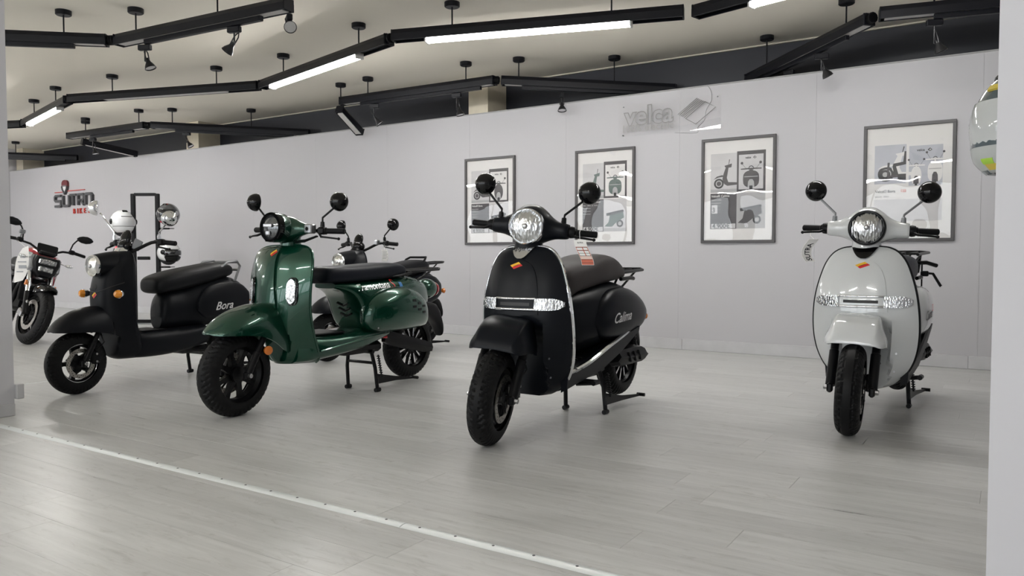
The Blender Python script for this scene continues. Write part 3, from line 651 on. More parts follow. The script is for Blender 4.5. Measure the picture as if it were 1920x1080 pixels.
# ---------------------------------------------------------------- big retro scooter (black one and white one)
SH_A = [(.957, .03, .31, .315, .345), (.953, .075, .300, .305, .345), (.945, .118, .284, .305, .35), (.92, .160, .262, .302, .355), (.87, .196, .238, .300, .355), (.80, .222, .215, .295, .352), (.72, .243, .198, .292, .35),
        (.64, .255, .188, .292, .35), (.56, .260, .186, .300, .352), (.48, .258, .19, .312, .36), (.40, .246, .20, .33, .375), (.33, .222, .22, .35, .41), (.27, .185, .24, .37, .46), (.22, .135, .262, .39, .50), (.195, .09, .275, .40, .52)]
def rec_A(z, x):
    k = (1-smooth(.47, .60, z))*(1-smooth(.115, .15, abs(x))); return .20 + .13*k if k > 0.01 else None
def big_scooter(root, paint, trim, emblemM, seatM, rimM, steer, headrim, name_txt, txtM, extra, black):
    S = about((0, .31, .95), Vector((0, .27, .62)).normalized(), steer)
    R = .232
    wheel(root, 'front_wheel', (0, 0, R), R, .118, .158, S, 5, 'twin', M_under, disc=1, tread='v' if black else 's', hubr=.04)
    if black:
        b = B(S @ Matrix.Translation((0, 0, R))); b.ring([(.043, .160), (.046, .158), (.046, .145), (.040, .145)], n=48); b.obj('rim_stripe', M_rim, root)
    fork(root, S, (.17, .56), (0, R), r=.024, off=.098, caliper=1)
    # body shell
    sh = shield(SH_A, rec_A); tr = sh.bvh(); shell = sh.obj('front_shield', paint, root)
    e = [(w, ye+.012, z) for z, w, yc, ye, yb in dens(SH_A, 4)]
    pts = [(-x-.002, y, z) for x, y, z in e[::-1]][6:] + [(x+.002, y, z) for x, y, z in e[1:-6]]
    b = B(); b.tube(pts, [.0115 if q[2] < .75 and q[0] > 0 else .0085 for q in pts] if black else .0075, 8); b.obj('edge_trim', trim, root, 'chrome edge trim' if black else 'black edge trim')
    # raised centre panel with an arched outline
    def arch(u, v):
        z = .615 + .275*v; ww = .128 - .022*v; ww *= max(1-v**5, 0.0)**.5 if v < 1 else 0.02
        return ((2*u-1)*max(ww, .002), 0, z)
    decal_grid(arch, tr, (0, 1, 0), 16, 18, 0, .0055).obj('centre_panel', paint, shell, ang=50)
    sticker(shell, tr_panel(sh, arch), (0 if not black else -.012, .858), .037, .018, .0 if not black else -.02)
    b = decal_grid(lambda u, v: ((2*u-1)*(.052*(v**.6)+.012), 0, .893+.06*v), tr, (0, 1, 0), 8, 8, 0.002, .012); b.obj('emblem', emblemM, shell, 'chrome emblem' if black else 'black emblem', ang=50)
    # turn signals and chrome bars
    for s in (-1, 1):
        fn = lambda u, v: (s*(.112+.126*u), 0, .668 + (v-.5)*.058*(max(1-max(u-.55, 0)**2*4.2, .12))**.5)
        o = decal_grid(fn, tr, (0, 1, 0), 10, 6, .002, .012).obj('turn_signal', M_lens2, shell, 'clear ribbed turn signal', ang=50)
        for k in range(6): decal_grid(lambda u, v: (s*(.13+.013*k+.004*u), 0, .646+.044*v), tr, (0, 1, 0), 1, 3, .010, .005).obj('rib', M_chrome, o)
    for zc, hz in ((.695, .0065), (.642, .0075)):
        P_ = project([(.115*(2*i/16-1), 0, zc) for i in range(17)], tr, (0, 1, 0), .006)
        b = B(); b.loft([[(p[0], p[1]-.007*cos(2*pi*k/10), p[2]+hz*sin(2*pi*k/10)) for k in range(10)] for p in P_]); b.obj('chrome_bar', M_chrome, shell, 'chrome bar', ang=60)
    decal_grid(lambda u, v: ((2*u-1)*.085, 0, .668+(v-.5)*.016), tr, (0, 1, 0), 12, 2, .0075).obj('air_slot', M_ink, shell)
    for x, z in ((.165, .40), (.15, .30)):
        b = B(); b.lathe([(-.002, .006), (.002, .006)], project([(x, 0, z)], tr, (0, 1, 0), .001)[0], n=8, dirm=(0, 1, 0)); b.obj('screw', M_steel, shell)
    # front mudguard
    fd = fender([(-.065, .105, .478, .465), (-.05, .124, .515, .458), (-.005, .140, .565, .458), (.06, .147, .594, .455), (.12, .148, .606, .445), (.18, .146, .608, .43), (.235, .13, .606, .43)], trap=.70, M=S)
    fd.obj('front_mudguard', paint, root, ang=38)
    # head: handlebar cowl, neck
    cw = [(-.200, .345, .030, .036, 1.048), (-.185, .345, .040, .040, 1.048), (-.14, .348, .05, .046, 1.05), (-.105, .352, .066, .060, 1.054), (-.07, .355, .090, .082, 1.06), (-.035, .358, .108, .100, 1.063), (0, .36, .113, .105, 1.064)]
    cw = cw + [(-a, b_, c, d_, e_) for a, b_, c, d_, e_ in cw[-2::-1]]
    b = B(S); b.loft([[(r[0], r[1]+r[2]*math.copysign(abs(cos(2*pi*k/28))**.9, cos(2*pi*k/28)), r[4]+r[3]*math.copysign(abs(sin(2*pi*k/28))**.9, sin(2*pi*k/28))) for k in range(28)] for r in dens(cw, 4)])
    b.obj('handlebar_cowl', paint, root)
    b = B(S); b.loft([[(.078*q*cos(2*pi*k/24), .335+.065*q*sin(2*pi*k/24)+dy, z) for k in range(24)] for z, q, dy in ((.93, .95, 0), (.96, .93, .0), (.99, .9, .005), (1.02, 1.0, .01))]); b.obj('neck', paint, root)
    headlamp(root, S, (0, .252, 1.055), (0, -1, .05), .083, headrim)
    b = B(S); b.lathe([(0, .006), (.005, .005)], (0, .268, .975), n=8, dirm=(0, -1, 0)); b.obj('screw', M_steel, root)
    grip_set(root, S, .352, 1.047, .19, .335, .045, lz=-.02, block=False)
    for s in (-1, 1):
        b = B(S); b.lathe([(0, .026), (.012, .031), (.03, .028), (.034, .02)], (s*.196, .352, 1.047), n=16, dirm=(s, .25, 0)); b.obj('bar_clamp', M_plast, root)
        mirror(root, S, (s*.168, .345, 1.085), (s*.168, .35, 1.13), (s*.264, .37, 1.22), (s*.278, .372, 1.252), .057, face=(-s*.2, 1, -.05), stemM=M_under if black else M_greyp)
    # floor, body
    fl = loft_y([(.36, .12, .20, .40), (.42, .165, .205, .345), (.55, .185, .225, .345), (.70, .19, .25, .355), (.85, .19, .28, .40), (1.0, .175, .33, .45)], 4, 4)
    fl.obj('floorboard', M_plast if not black else paint, root)
    for k in range(5):
        for s in (-1, 1):
            b = B(); b.box((s*.08, .46+.05*k, .349+.002*k), (.10, .022, .008), ch=.003); b.obj('floor_rib', M_plast, root)
    body = [(.52, .085, .40, .68), (.57, .12, .37, .71), (.66, .15, .36, .735), (.80, .182, .37, .752), (.95, .200, .38, .765), (1.08, .204, .40, .765), (1.20, .192, .43, .745), (1.32, .165, .475, .70), (1.41, .125, .52, .645), (1.46, .075, .545, .61), (1.475, .03, .56, .59)]
    bd = loft_y(body, 2.5, 5, N=36); bt = bd.bvh(); bodyo = bd.obj('rear_body', paint, root)
    for s in (-1, 1):
        c = loft_y([(.74, .012, .53, .57), (.80, .045, .455, .66), (.92, .062, .43, .715), (1.08, .066, .43, .725), (1.22, .058, .45, .70), (1.34, .042, .48, .65), (1.42, .02, .52, .60)], 2.3, 4, cx=s*.160)
        ct = c.bvh(); co = c.obj('side_cowl', paint, bodyo)
        if s > 0: wd = side_text(root, ct, name_txt, .885, .530, .078, txtM, sx=1, shear=.5, rot=.06, bold=.001); 
        if s > 0 and extra: side_text(root, ct, extra, 1.07, .575, .06, M_stred, sx=1, shear=.35)
        strip = [(s*.197, .40, .305), (s*.205, .46, .318), (s*.212, .60, .345), (s*.214, .80, .40), (s*.208, 1.0, .445), (s*.196, 1.15, .475), (s*.175, 1.27, .495)]
        b = B(); b.loft([[(x-.004, y, z-.012), (x+.006*s, y, z-.006), (x+.006*s, y, z+.006), (x-.004, y, z+.012)] for x, y, z in dens(strip, 4)]); b.obj('sill_strip', trim, root, 'chrome sill strip' if black else None)
        b = B(); b.loft([[(s*.17, y, z0), (s*.205, y, z0+.02), (s*.21, y, z1), (s*.17, y, z1)] for y, z0, z1 in ((.36, .215, .30), (.50, .235, .32), (.75, .265, .385), (1.0, .34, .44), (1.25, .44, .49))]); b.obj('side_sill', paint if black else M_plast, root)
    seat = [(.50, .06, .66, .73), (.52, .10, .655, .80), (.56, .125, .665, .838), (.65, .14, .70, .86), (.75, .15, .715, .878), (.86, .155, .73, .906), (.95, .155, .74, .918), (1.05, .15, .75, .914), (1.13, .14, .757, .892), (1.21, .125, .765, .85), (1.25, .105, .775, .825), (1.265, .06, .785, .81)]
    loft_y(seat, 3.2, 5, N=32).obj('seat', seatM, root, ang=50)
    if black: rack(root, 1.24, 1.60, .815, .10)
    else:
        rk = rack(root, 1.06, 1.60, .925, .145)
        for s in (-1, 1): tubes(rk, 'rack_strut', M_under, [[(s*.11, 1.42, .915), (s*.10, 1.40, .80)]], .010)
        b = B(); b.tube([(.06, 1.36, .86), (.15, 1.40, .865), (.20, 1.46, .845)], .013, 8); b.tube([(.13, 1.36, .86), (.13, 1.36, .70), (.07, 1.36, .70), (.06, 1.36, .712)], .0055, 6); b.tube([(.13, 1.36, .80), (.19, 1.38, .795), (.23, 1.40, .72), (.235, 1.40, .715)], .009, 6); b.box((.145, 1.365, .795), (.045, .03, .035), ch=.005); b.obj('rack_clamp', M_under, root)
    tubes(root, 'grab_rail', M_under, [[(.13, 1.15, .77), (.135, 1.28, .775), (.13, 1.33, .77)], [(-.13, 1.15, .77), (-.135, 1.28, .775), (-.13, 1.33, .77)]], .012)
    # rear wheel, swing arm, motor cover, shock
    wheel(root, 'rear_wheel', (0, 1.38, .272), .232, .118, .158, None, 12, 'blade', M_under, tread='v', hubr=.05, drum=.085)
    b = B(); b.box((-.105, 1.18, .27), (.035, .46, .06), ch=.012); b.obj('swing_arm', M_under, root)
    b = B(); rg = [[(.115, y, zc-h), (.175, y, zc-h*.7), (.195, y, zc), (.175, y, zc+h*.75), (.115, y, zc+h)] for y, h, zc in ((1.03, .04, .325), (1.06, .058, .318), (1.2, .066, .312), (1.36, .062, .308), (1.41, .045, .305), (1.42, .02, .305))]
    b.loft(rg); mo = b.obj('motor_cover', M_plast, root, ang=20)
    for k in range(3): b = B(); b.box((.19, 1.15+.07*k, .312), (.016, .008, .07), rot=(.5, 0, 0), ch=.003); b.obj('cover_rib', M_plast, mo)
    for s in (-1, 1):
        b = B(); b.tube([(s*.12, 1.36, .30), (s*.13, 1.28, .56)], .012, 8)
        for k in range(7): b.ring([(-.004, .027), (.004, .027), (.004, .018), (-.004, .018)], (s*(.122+.001*k), 1.355-.0105*k, .34+.025*k), 14, (0, -.3, 1))
        b.obj('rear_shock', M_under, root)
    b = loft_y([(1.20, .07, .46, .515), (1.4, .075, .46, .55), (1.56, .06, .38, .50), (1.62, .05, .30, .40)], 3, 3); b.obj('rear_mudguard', M_plast, root)
    b = B(); b.lathe([(0, .04), (.02, .055), (.035, .03)], (0, 1.47, .60), n=20, dirm=(0, 1, 0)); b.obj('tail_light', M_red, root)
    for s in (-1, 1):
        b = B(); b.lathe([(-.006, .018), (0, .022), (.012, .02)], (s*.15, 1.45, .535), n=16, dirm=(s*.4, 1, 0)); b.tube([(s*.15, 1.45, .535), (s*.09, 1.43, .55)], .007, 6); b.obj('rear_reflector', M_ambro, root)
    b = B(); b.box((0, .78, .27), (.2, .5, .10), ch=.03); b.obj('battery_box', M_under, root)
    b = B(); b.tube([(.13, .60, .225), (.23, .62, .235)], .012, 8); b.tube([(.23, .60, .235), (.23, .66, .235)], .014, 8); b.obj('foot_peg', M_under, root)
    stand(root, .93, .26, .955)
def tr_panel(sh, arch):
    t = sh.bvh(); g = decal_grid(arch, t, (0, 1, 0), 16, 18, 0, .0055); b = B(); b.add(sh.v, sh.f); b.add(g.v, g.f); return b.bvh()

r = thing('scooter', 'satin black scooter with chrome edge trim and brown-grey seat, centre of the showroom', 'scooter', (-2.07, 3.03, 0), (0, 0, 0), 'scooters on the showroom floor')
big_scooter(r, M_satin, M_chrome, lensmat('textured_chrome', (.62, .62, .63), 45.0), M_seatg, M_under, radians(16), M_chrome, 'Calima', M_silver, None, True); SC_BLACK = r
r = thing('scooter', 'glossy white scooter with black edge trim, head-on in front of the rightmost pictures', 'scooter', (-.672, 4.185, 0), (0, 0, radians(-2.5)), 'scooters on the showroom floor')
big_scooter(r, M_white, M_plast, M_gloss, M_seatn, M_under, radians(7.5), M_plast, 'Calima', M_ink, '125', False); SC_WHITE = r

# ---------------------------------------------------------------- green classic scooter
def green_scooter(root, paint):
    S = about((0, .36, .95), Vector((0, .27, .62)).normalized(), radians(4)); R = .24
    wheel(root, 'front_wheel', (0, 0, R), R, .122, .162, S, 8, 'twin', M_under, disc=-1, tread='v', hubr=.045)
    fork(root, S, (.13, .46), (0.005, R), sx=(1,), r=.021, off=.095); fork(root, S, (.13, .46), (.005, R), sx=(-1,), r=.021, off=.095, caliper=-1)
    b = B(S); b.lathe([(-.008, .022), (0, .026), (.012, .026), (.016, .02)], (.112, .135, .37), n=18, dirm=(1, -.25, 0)); b.obj('reflector', M_ambro, root, 'round orange reflector')
    fd = fender([(-.175, .035, .482, .474), (-.155, .085, .510, .474), (-.10, .115, .560, .472), (-.03, .128, .598, .468), (.05, .134, .622, .460), (.12, .136, .632, .440), (.18, .136, .634, .41), (.24, .134, .630, .365), (.275, .13, .62, .345), (.295, .12, .60, .335)], n=2.3, M=S)
    fd.obj('front_mudguard', paint, root)
    SH = [(.969, .08, .350, .385, .415), (.966, .14, .352, .378, .42), (.957, .188, .334, .370, .415), (.935, .228, .312, .362, .41), (.90, .249, .29, .353, .405), (.85, .260, .272, .342, .395), (.78, .263, .256, .330, .385), (.70, .261, .242, .322, .38), (.62, .253, .236, .326, .385),
          (.54, .240, .238, .345, .40), (.46, .224, .25, .375, .43), (.39, .208, .266, .41, .475), (.33, .194, .28, .44, .52), (.285, .175, .295, .46, .55), (.262, .14, .31, .47, .56)]
    rec = lambda z, x: (.30 if (1-smooth(.40, .50, z))*(1-smooth(.09, .14, abs(x))) > .5 else None)
    sh = shield(SH, rec); tr = sh.bvh(); so = sh.obj('front_shield', paint, root)
    e = [(w, ye+.010, z) for z, w, yc, ye, yb in dens(SH, 4)]
    b = B(); b.tube([(-x, y, z) for x, y, z in e[::-1]] + [(x, y, z) for x, y, z in e[1:]], .007, 8); b.obj('edge_bead', paint, so)
    decal_grid(lambda u, v: ((2*u-1)*(.030+.05*(1-v)**1.5), 0, .60+.355*v), tr, (0, 1, 0), 10, 16, 0.0, .014).obj('horn_cover', paint, so, ang=60)
    gp = B(); gp.add(sh.v, sh.f); g2 = decal_grid(lambda u, v: ((2*u-1)*(.030+.05*(1-v)**1.5), 0, .60+.355*v), tr, (0, 1, 0), 10, 16, 0, .014); gp.add(g2.v, g2.f)
    sticker(so, gp.bvh(), (-.004, .925), .030, .020, .18)
    for k in range(2): decal_grid(lambda u, v: (-.10+.035*u+.03*v, 0, .60+.02*k+.05*v), tr, (0, 1, 0), 3, 3, .003, .004).obj('air_slot', M_ink, so)
    for s in (-1, 1):
        def oval(u, v):
            a = 2*v-1; ww = .026*max(1-abs(a)**3.2, 0.02)**.5; return (s*.172 + (2*u-1)*ww, 0, .700+.072*a)
        o = decal_grid(oval, tr, (0, 1, 0), 6, 12, .002, .014).obj('turn_signal', M_lens2, so, 'clear oval turn signal', ang=60)
        b = B(); P = project([(s*.172+.031*math.copysign(abs(cos(t))**.6, cos(t)), 0, .700+.078*math.copysign(abs(sin(t))**.75, sin(t))) for t in [2*pi*k/24 for k in range(24)]], tr, (0, 1, 0), .004)
        b.tube(P, .005, 6, closed=True); b.obj('signal_frame', M_gloss, o)
        for k in range(7): decal_grid(lambda u, v: (s*.172+(2*u-1)*.014, 0, .652+.016*k+.004*v), tr, (0, 1, 0), 2, 1, .015, .003).obj('rib', M_chrome, o)
    # head
    cw = [(-.20, .40, .022, .022, 1.068), (-.15, .40, .030, .030, 1.070), (-.10, .395, .045, .046, 1.070), (-.065, .385, .075, .066, 1.068), (-.035, .372, .100, .078, 1.066), (0, .367, .112, .084, 1.065)]
    cw = cw + [(-a, b_, c, d_, e_) for a, b_, c, d_, e_ in cw[-2::-1]]
    b = B(S); b.loft([[(r_[0], r_[1]+r_[2]*cos(2*pi*k/28), r_[4]+r_[3]*sin(2*pi*k/28)) for k in range(28)] for r_ in dens(cw, 4)]); b.obj('handlebar_cowl', paint, root)
    b = B(S); b.lathe([(0, .060), (.05, .088), (.10, .089), (.102, .08)], (0, .385, 1.072), n=32, dirm=(0, -1, .03)); b.obj('headlight_housing', paint, root)
    b = B(S); b.ring([(.10, .088), (.128, .0885), (.134, .084), (.128, .078), (.10, .078)], (0, .385, 1.072), 36, (0, -1, .03)); b.obj('headlight_hood', M_gloss, root)
    headlamp(root, S, (0, .255, 1.075), (0, -1, .03), .070, M_plast, mat('led_lamp_glass', (0.10, 0.105, 0.11), 0.12, 0.6, 1.0), led=True)
    b = B(S); b.loft([[(.07*q*cos(2*pi*k/24), .425+dy+.075*q*sin(2*pi*k/24), z) for k in range(24)] for z, q, dy in ((.945, 1.0, 0), (.975, .88, -.005), (1.0, .82, -.01), (1.04, .9, -.01))]); b.obj('neck', paint, root)
    grip_set(root, S, .435, 1.062, .205, .37, .05, lz=-.035)
    for s in (-1, 1):
        mirror(root, S, (s*.235, .44, 1.085), (s*.235, .44, 1.14), (s*.32, .455, 1.205), (s*.345, .46, 1.235), .056, face=(-s*.26, 1, -.05))
        b = B(S); b.tube([(s*.20, .43, 1.03), (s*.14, .40, 1.005), (s*.07, .42, 1.0)], .006, 6); b.tube([(s*.22, .42, 1.03), (s*.16, .37, .995), (s*.05, .40, .99)], .005, 6); b.obj('cable', M_under, root)
    b = B(S); b.box((.180, .395, 1.072), (.055, .05, .055), ch=.006); o = b.obj('fluid_box', M_steel, root, 'grey metal box on the left bar'); b = B(S); b.lathe([(0, .012), (.003, .012)], (.18, .369, 1.072), n=14, dirm=(0, -1, 0)); b.obj('sight_glass', M_mirror, o)
    # floor + body
    loft_y([(.34, .14, .262, .44), (.40, .185, .262, .44), (.46, .198, .266, .425), (.60, .20, .278, .415), (.75, .20, .292, .418), (.88, .195, .31, .43), (1.0, .18, .335, .44), (1.12, .16, .36, .46)], 3.6, 4).obj('floorboard', paint, root)
    for s in (-1, 1):
        b = B(); b.tube(dens([(s*.203, .46, .335), (s*.206, .6, .352), (s*.205, .8, .375), (s*.198, .95, .39), (s*.185, 1.08, .395)], 4), .006, 6); b.obj('sill_bead', paint, root)
    b = B(); b.box((0, .60, .424), (.24, .30, .014), ch=.005); b.obj('floor_mat', M_plast, root)
    body = [(.69, .09, .70, .735), (.76, .125, .675, .738), (.82, .145, .635, .740), (.86, .157, .57, .742), (.895, .166, .48, .745), (.93, .174, .42, .748), (1.0, .181, .405, .752), (1.1, .185, .40, .757), (1.25, .18, .44, .765), (1.4, .16, .50, .765), (1.52, .13, .52, .74), (1.62, .085, .54, .70), (1.66, .04, .57, .67)]
    bd = loft_y(body, 3.4, 5, N=40); bt = bd.bvh(); bo = bd.obj('rear_body', paint, root)
    for k in range(3):
        b = B(); P = project([(x, 0, .60-.035*k-.018*(1-abs(x)/.05)) for x in (-.05, -.025, 0, .025, .05)], bt, (0, 1, 0), .002); b.tube(P, .007, 6); b.obj('chevron_vent', M_under, bo)
    wd = side_text(root, bt, 'Tramontana', .835, .682, .060, M_silver, sx=1, shear=.3, rot=.06, bold=.0006); side_text(root, bt, 'S', .845+wd+.004, .690, .085, M_stred, sx=1, shear=.3, rot=.06)
    b = B(); b2 = decal_grid(lambda u, v: (.6, 1.215+.03*u, .70+.03*v), bt, (-1, 0, 0), 2, 2, .002); b2.obj('blue_badge', mat('sticker_blue', '#2c6fae', .4), bo, 'small blue sticker')
    for s in (-1, 1):
        rows_ = [(.855, .012, .48, .54), (.88, .055, .438, .60), (.93, .082, .415, .645), (1.0, .102, .405, .675), (1.1, .116, .402, .698), (1.2, .118, .402, .70), (1.3, .108, .405, .682), (1.38, .09, .41, .645), (1.44, .062, .418, .59), (1.475, .03, .43, .53), (1.485, .01, .45, .50)]
        if s < 0: rows_ = [(q[0]*.75+.37, *q[1:]) for q in rows_]
        c = loft_y(rows_, 2.5, 5, cx=.172 if s > 0 else -.135, N=36)
        ct = c.bvh(); co = c.obj('side_cowl', paint, bo)
        for k in range(3):
            for q in range(2):
                decal_grid(lambda u, v: (.6*s, 1.215+.06*k+.036*u, .60-.022*k-.042*q+.016*v), ct, (-s, 0, 0), 2, 2, .0015, .002).obj('vent_slot', M_under, co)
        b = B(); b.lathe([(0, .006), (.004, .005)], project([(s*.6, .93, .44)], ct, (-s, 0, 0), .001)[0], n=8, dirm=(s, 0, 0)); b.obj('screw', M_steel, co)
    seat = [(.612, .07, .735, .80), (.625, .105, .732, .826), (.66, .125, .732, .838), (.75, .14, .733, .843), (.9, .148, .736, .848), (1.05, .15, .742, .856), (1.18, .148, .752, .862), (1.27, .14, .765, .858), (1.33, .125, .775, .84), (1.365, .09, .785, .815)]
    loft_y(seat, 3.6, 5, N=36).obj('seat', M_seatn, root, ang=50)
    b = B(); b.tube([(.12, 1.16, .765), (.15, 1.25, .775), (.14, 1.37, .79), (.10, 1.40, .79)], .009, 8); b.obj('grab_rail', M_under, root)
    rack(root, 1.36, 1.78, .805, .11)
    wheel(root, 'rear_wheel', (0, 1.49, .265), .235, .122, .162, None, 12, 'blade', M_under, tread='v', hubr=.05, drum=.09)
    b = B(); b.loft([[(.085, y, zc-h), (.115, y, zc-h), (.125, y, zc), (.115, y, zc+h), (.085, y, zc+h)] for y, zc, h in ((1.12, .36, .035), (1.2, .34, .05), (1.4, .29, .045), (1.55, .255, .042), (1.63, .24, .03))]); b.obj('swing_arm', M_under, root, ang=25)
    tubes(root, 'spring_guard', M_red, [[(.12, 1.03, .375), (.13, 1.12, .36)]], .012)
    b = B(); b.ell((0, 1.70, .665), (.075, .10, .075), 24, 14); b.obj('tail_pod', paint, root)
    b = B(); b.lathe([(0, .055), (.02, .05), (.03, .02)], (0, 1.78, .66), n=20, dirm=(0, 1, 0)); b.obj('tail_light', M_red, root)
    b = loft_y([(1.35, .06, .505, .53), (1.6, .06, .49, .56), (1.78, .055, .40, .55), (1.85, .05, .30, .42)], 3, 3); b.obj('rear_mudguard', M_plast, root)
    b = B(); b.box((0, .93, .30), (.22, .36, .07), ch=.02); b.obj('battery_box', M_under, root)
    stand(root, 1.0, .27, 1.025, .135, tip=(.14, 1.40, .05))
r = thing('scooter', 'metallic green scooter with a navy seat and clear oval turn signals', 'scooter', (-3.68, 2.80, 0), (0, 0, 0), 'scooters on the showroom floor')
green_scooter(r, M_green); SC_GREEN = r

# ---------------------------------------------------------------- small round-nosed black scooters (front left, and behind the green one)
def small_scooter(root, paint, steer, chrome, rear):
    S = about((0, .34, .95), Vector((0, .27, .62)).normalized(), steer); R = .205
    wheel(root, 'front_wheel', (0, 0, R), R, .10, .132, S, 5, 'twin', M_under, disc=1, tread='b', hubr=.05)
    b = B(S @ Matrix.Translation((0, 0, R))); b.ring([(.034, .136), (.040, .133), (.040, .121), (.034, .121)], n=48); b.obj('rim_stripe', M_rim, root)
    fork(root, S, (.13, .44), (.005, R), r=.019, off=.075, caliper=1)
    fd = fender([(-.165, .03, .425, .416), (-.145, .07, .455, .415), (-.10, .10, .50, .414), (-.03, .115, .542, .412), (.04, .12, .562, .408), (.10, .122, .572, .402), (.15, .122, .574, .392), (.19, .118, .57, .38)], n=2.3, M=S)
    fd.obj('front_mudguard', paint, root)
    SH = [(.945, .04, .325, .345, .375), (.935, .085, .290, .34, .38), (.90, .118, .245, .335, .385), (.85, .138, .205, .33, .385), (.79, .150, .172, .322, .382), (.72, .158, .150, .315, .378), (.65, .164, .142, .312, .374), (.58, .166, .142, .310, .372), (.50, .165, .150, .312, .374),
          (.43, .164, .165, .32, .382), (.36, .162, .18, .33, .41), (.30, .155, .195, .345, .45), (.25, .138, .215, .36, .48), (.215, .11, .25, .38, .50), (.20, .07, .28, .39, .50)]
    rec = lambda z, x: (.235 if (1-smooth(.42, .52, z))*(1-smooth(.09, .125, abs(x))) > .5 else None)
    sh = shield(SH, rec, pw=3.4); tr = sh.bvh(); so = sh.obj('front_shield', paint, root)
    hood = [(.136, .076, .076, .840), (.16, .081, .081, .841), (.20, .087, .088, .842), (.25, .097, .099, .838), (.30, .108, .112, .830), (.345, .112, .120, .820), (.385, .100, .110, .815), (.405, .06, .07, .81)]
    b = B(); b.loft([[(hx*cos(2*pi*k/32), y, zc+hz*sin(2*pi*k/32)*(1 if sin(2*pi*k/32) > 0 else .9)) for k in range(32)] for y, hx, hz, zc in dens(hood, 4)]); b.obj('headlight_housing', paint, root)
    headlamp(root, None, (0, .128, .840), (0, -1, -.02), .066, M_chrome, mat('ribbed_lamp_glass', (0.72, 0.72, 0.68), 0.16, 0.9, 1.0, bump=(60, .6, .004)))
    arc = [(x, 0, .665+3.2*x*x if abs(x) < .15 else .73) for x in [-.14+.02*i for i in range(15)]]
    b = B(); b.tube(project(arc, tr, (0, 1, 0), .001), .003, 6); b.obj('seam', M_ink, so)
    b = B(); b.lathe([(-.004, .022), (.001, .022), (.002, .016)], project([(-.01, 0, .70)], tr, (0, 1, 0), 0)[0], n=16, dirm=(0, -1, .2)); b.obj('lock_cap', M_plast, so)
    sticker(so, tr, (-.008, .645), .026, .022, .1)
    for s in (-1, 1):
        c = project([(.135, 0, .652)], tr, (0, 1, 0), 0)[0] if s > 0 else (-.150, .175, .652)
        b = B(); b.lathe([(-.02, .02), (.006, .03), (.014, .029)], c, n=20, dirm=(s*.25, -1, 0)); o = b.obj('turn_signal', M_chrome, so, 'amber turn signal in a chrome cup')
        b = B(); b.lathe([(.012, .028), (.03, .027), (.042, .018), (.046, .004)], c, n=20, dirm=(s*.25, -1, 0)); b.obj('amber_lens', M_amber, o)
    # head
    b = B(S); b.loft([[(.05*q*cos(2*pi*k/20), .345+dy+.05*q*sin(2*pi*k/20), z) for k in range(20)] for z, q, dy in ((.91, 1.2, 0), (.945, 1.0, 0), (.965, .7, 0))]); b.obj('neck', M_under if not chrome else M_chrome, root)
    bar = [(-.24, .475, 1.005), (-.17, .45, 1.0), (-.09, .40, .955), (-.05, .37, .935), (.05, .37, .935), (.09, .40, .955), (.17, .45, 1.0), (.24, .475, 1.005)]
    b = B(S); b.tube(dens(bar, 3), .012, 10); b.obj('handlebar', M_under, root)
    grip_set(root, S, .475, 1.005, .215, .345, .035, lz=-.03, drop=-.012)
    b = B(S); b.ell((0, .375, .975), (.062, .05, .045), 20, 12); b.obj('speedometer', M_gloss, root)
    b = B(S); b.ell((0, .375, 1.03), (.052, .024, .062), 20, 12, rot=Matrix.Rotation(-.35, 4, 'X')); b.obj('fly_screen', M_gloss, root)
    for s in (-1, 1):
        if chrome and s < 0: mirror(root, S, (-.225, .45, 1.025), (-.23, .45, 1.08), (-.31, .40, 1.215), (-.328, .385, 1.25), .053, m=M_chrome, stemM=M_chrome, face=(.85, 1, -.05)); continue
        mirror(root, S, (s*.225, .47, 1.025), (s*.225, .47, 1.07), (s*.29, .48, 1.135), (s*.315, .485, 1.165), .053, m=M_chrome if chrome else M_gloss, stemM=M_chrome if chrome else M_under, face=(-s*.3, 1, -.05))
    if chrome:
        b = B(S); b.tube([(-.05, .34, .945), (0, .33, .955), (.06, .35, .94)], .012, 8); b.obj('bar_clamp', M_chrome, root)
        b = B(S); b.box((.085, .40, .985), (.06, .012, .075), rot=(0, .5, .5), ch=.004); b.obj('switch_plate', M_greyp, root)
    else:
        b = B(S); b.box((.175, .425, 1.01), (.04, .04, .04), ch=.005); b.obj('fluid_box', M_steel, root)
    loft_y([(.34, .12, .205, .39), (.40, .15, .198, .385), (.50, .165, .196, .383), (.62, .17, .2, .383), (.78, .17, .215, .388), (.92, .17, .25, .40)], 4, 4).obj('floorboard', paint, root)
    for x in (-.08, 0, .08):
        b = B(); b.box((x, .51, .384), (.065, .20, .008), ch=.003); b.obj('floor_mat', M_plast, root)
    pil = [(.605, .06, .38, .56), (.625, .085, .37, .62), (.66, .098, .37, .655), (.72, .104, .37, .668), (.79, .118, .37, .682), (.87, .15, .365, .705), (.96, .178, .37, .73), (1.08, .188, .39, .752), (1.2, .178, .43, .752), (1.30, .14, .48, .72), (1.37, .07, .54, .67), (1.385, .03, .56, .64)]
    bd = loft_y(pil, 2.25, 5, N=40); bt = bd.bvh(); bo = bd.obj('rear_body', paint, root)
    for s in (-1, 1):
        c = loft_y([(.84, .012, .50, .56), (.90, .03, .45, .66), (1.0, .04, .43, .70), (1.14, .04, .44, .71), (1.25, .03, .47, .69), (1.33, .012, .52, .63)], 2.3, 4, cx=s*.158); ct = c.bvh(); c.obj('side_cowl', paint, bo)
        if s > 0: side_text(root, ct, 'Bora', .975, .50, .085, M_silver, sx=1, shear=.4, rot=.06, bold=.001)
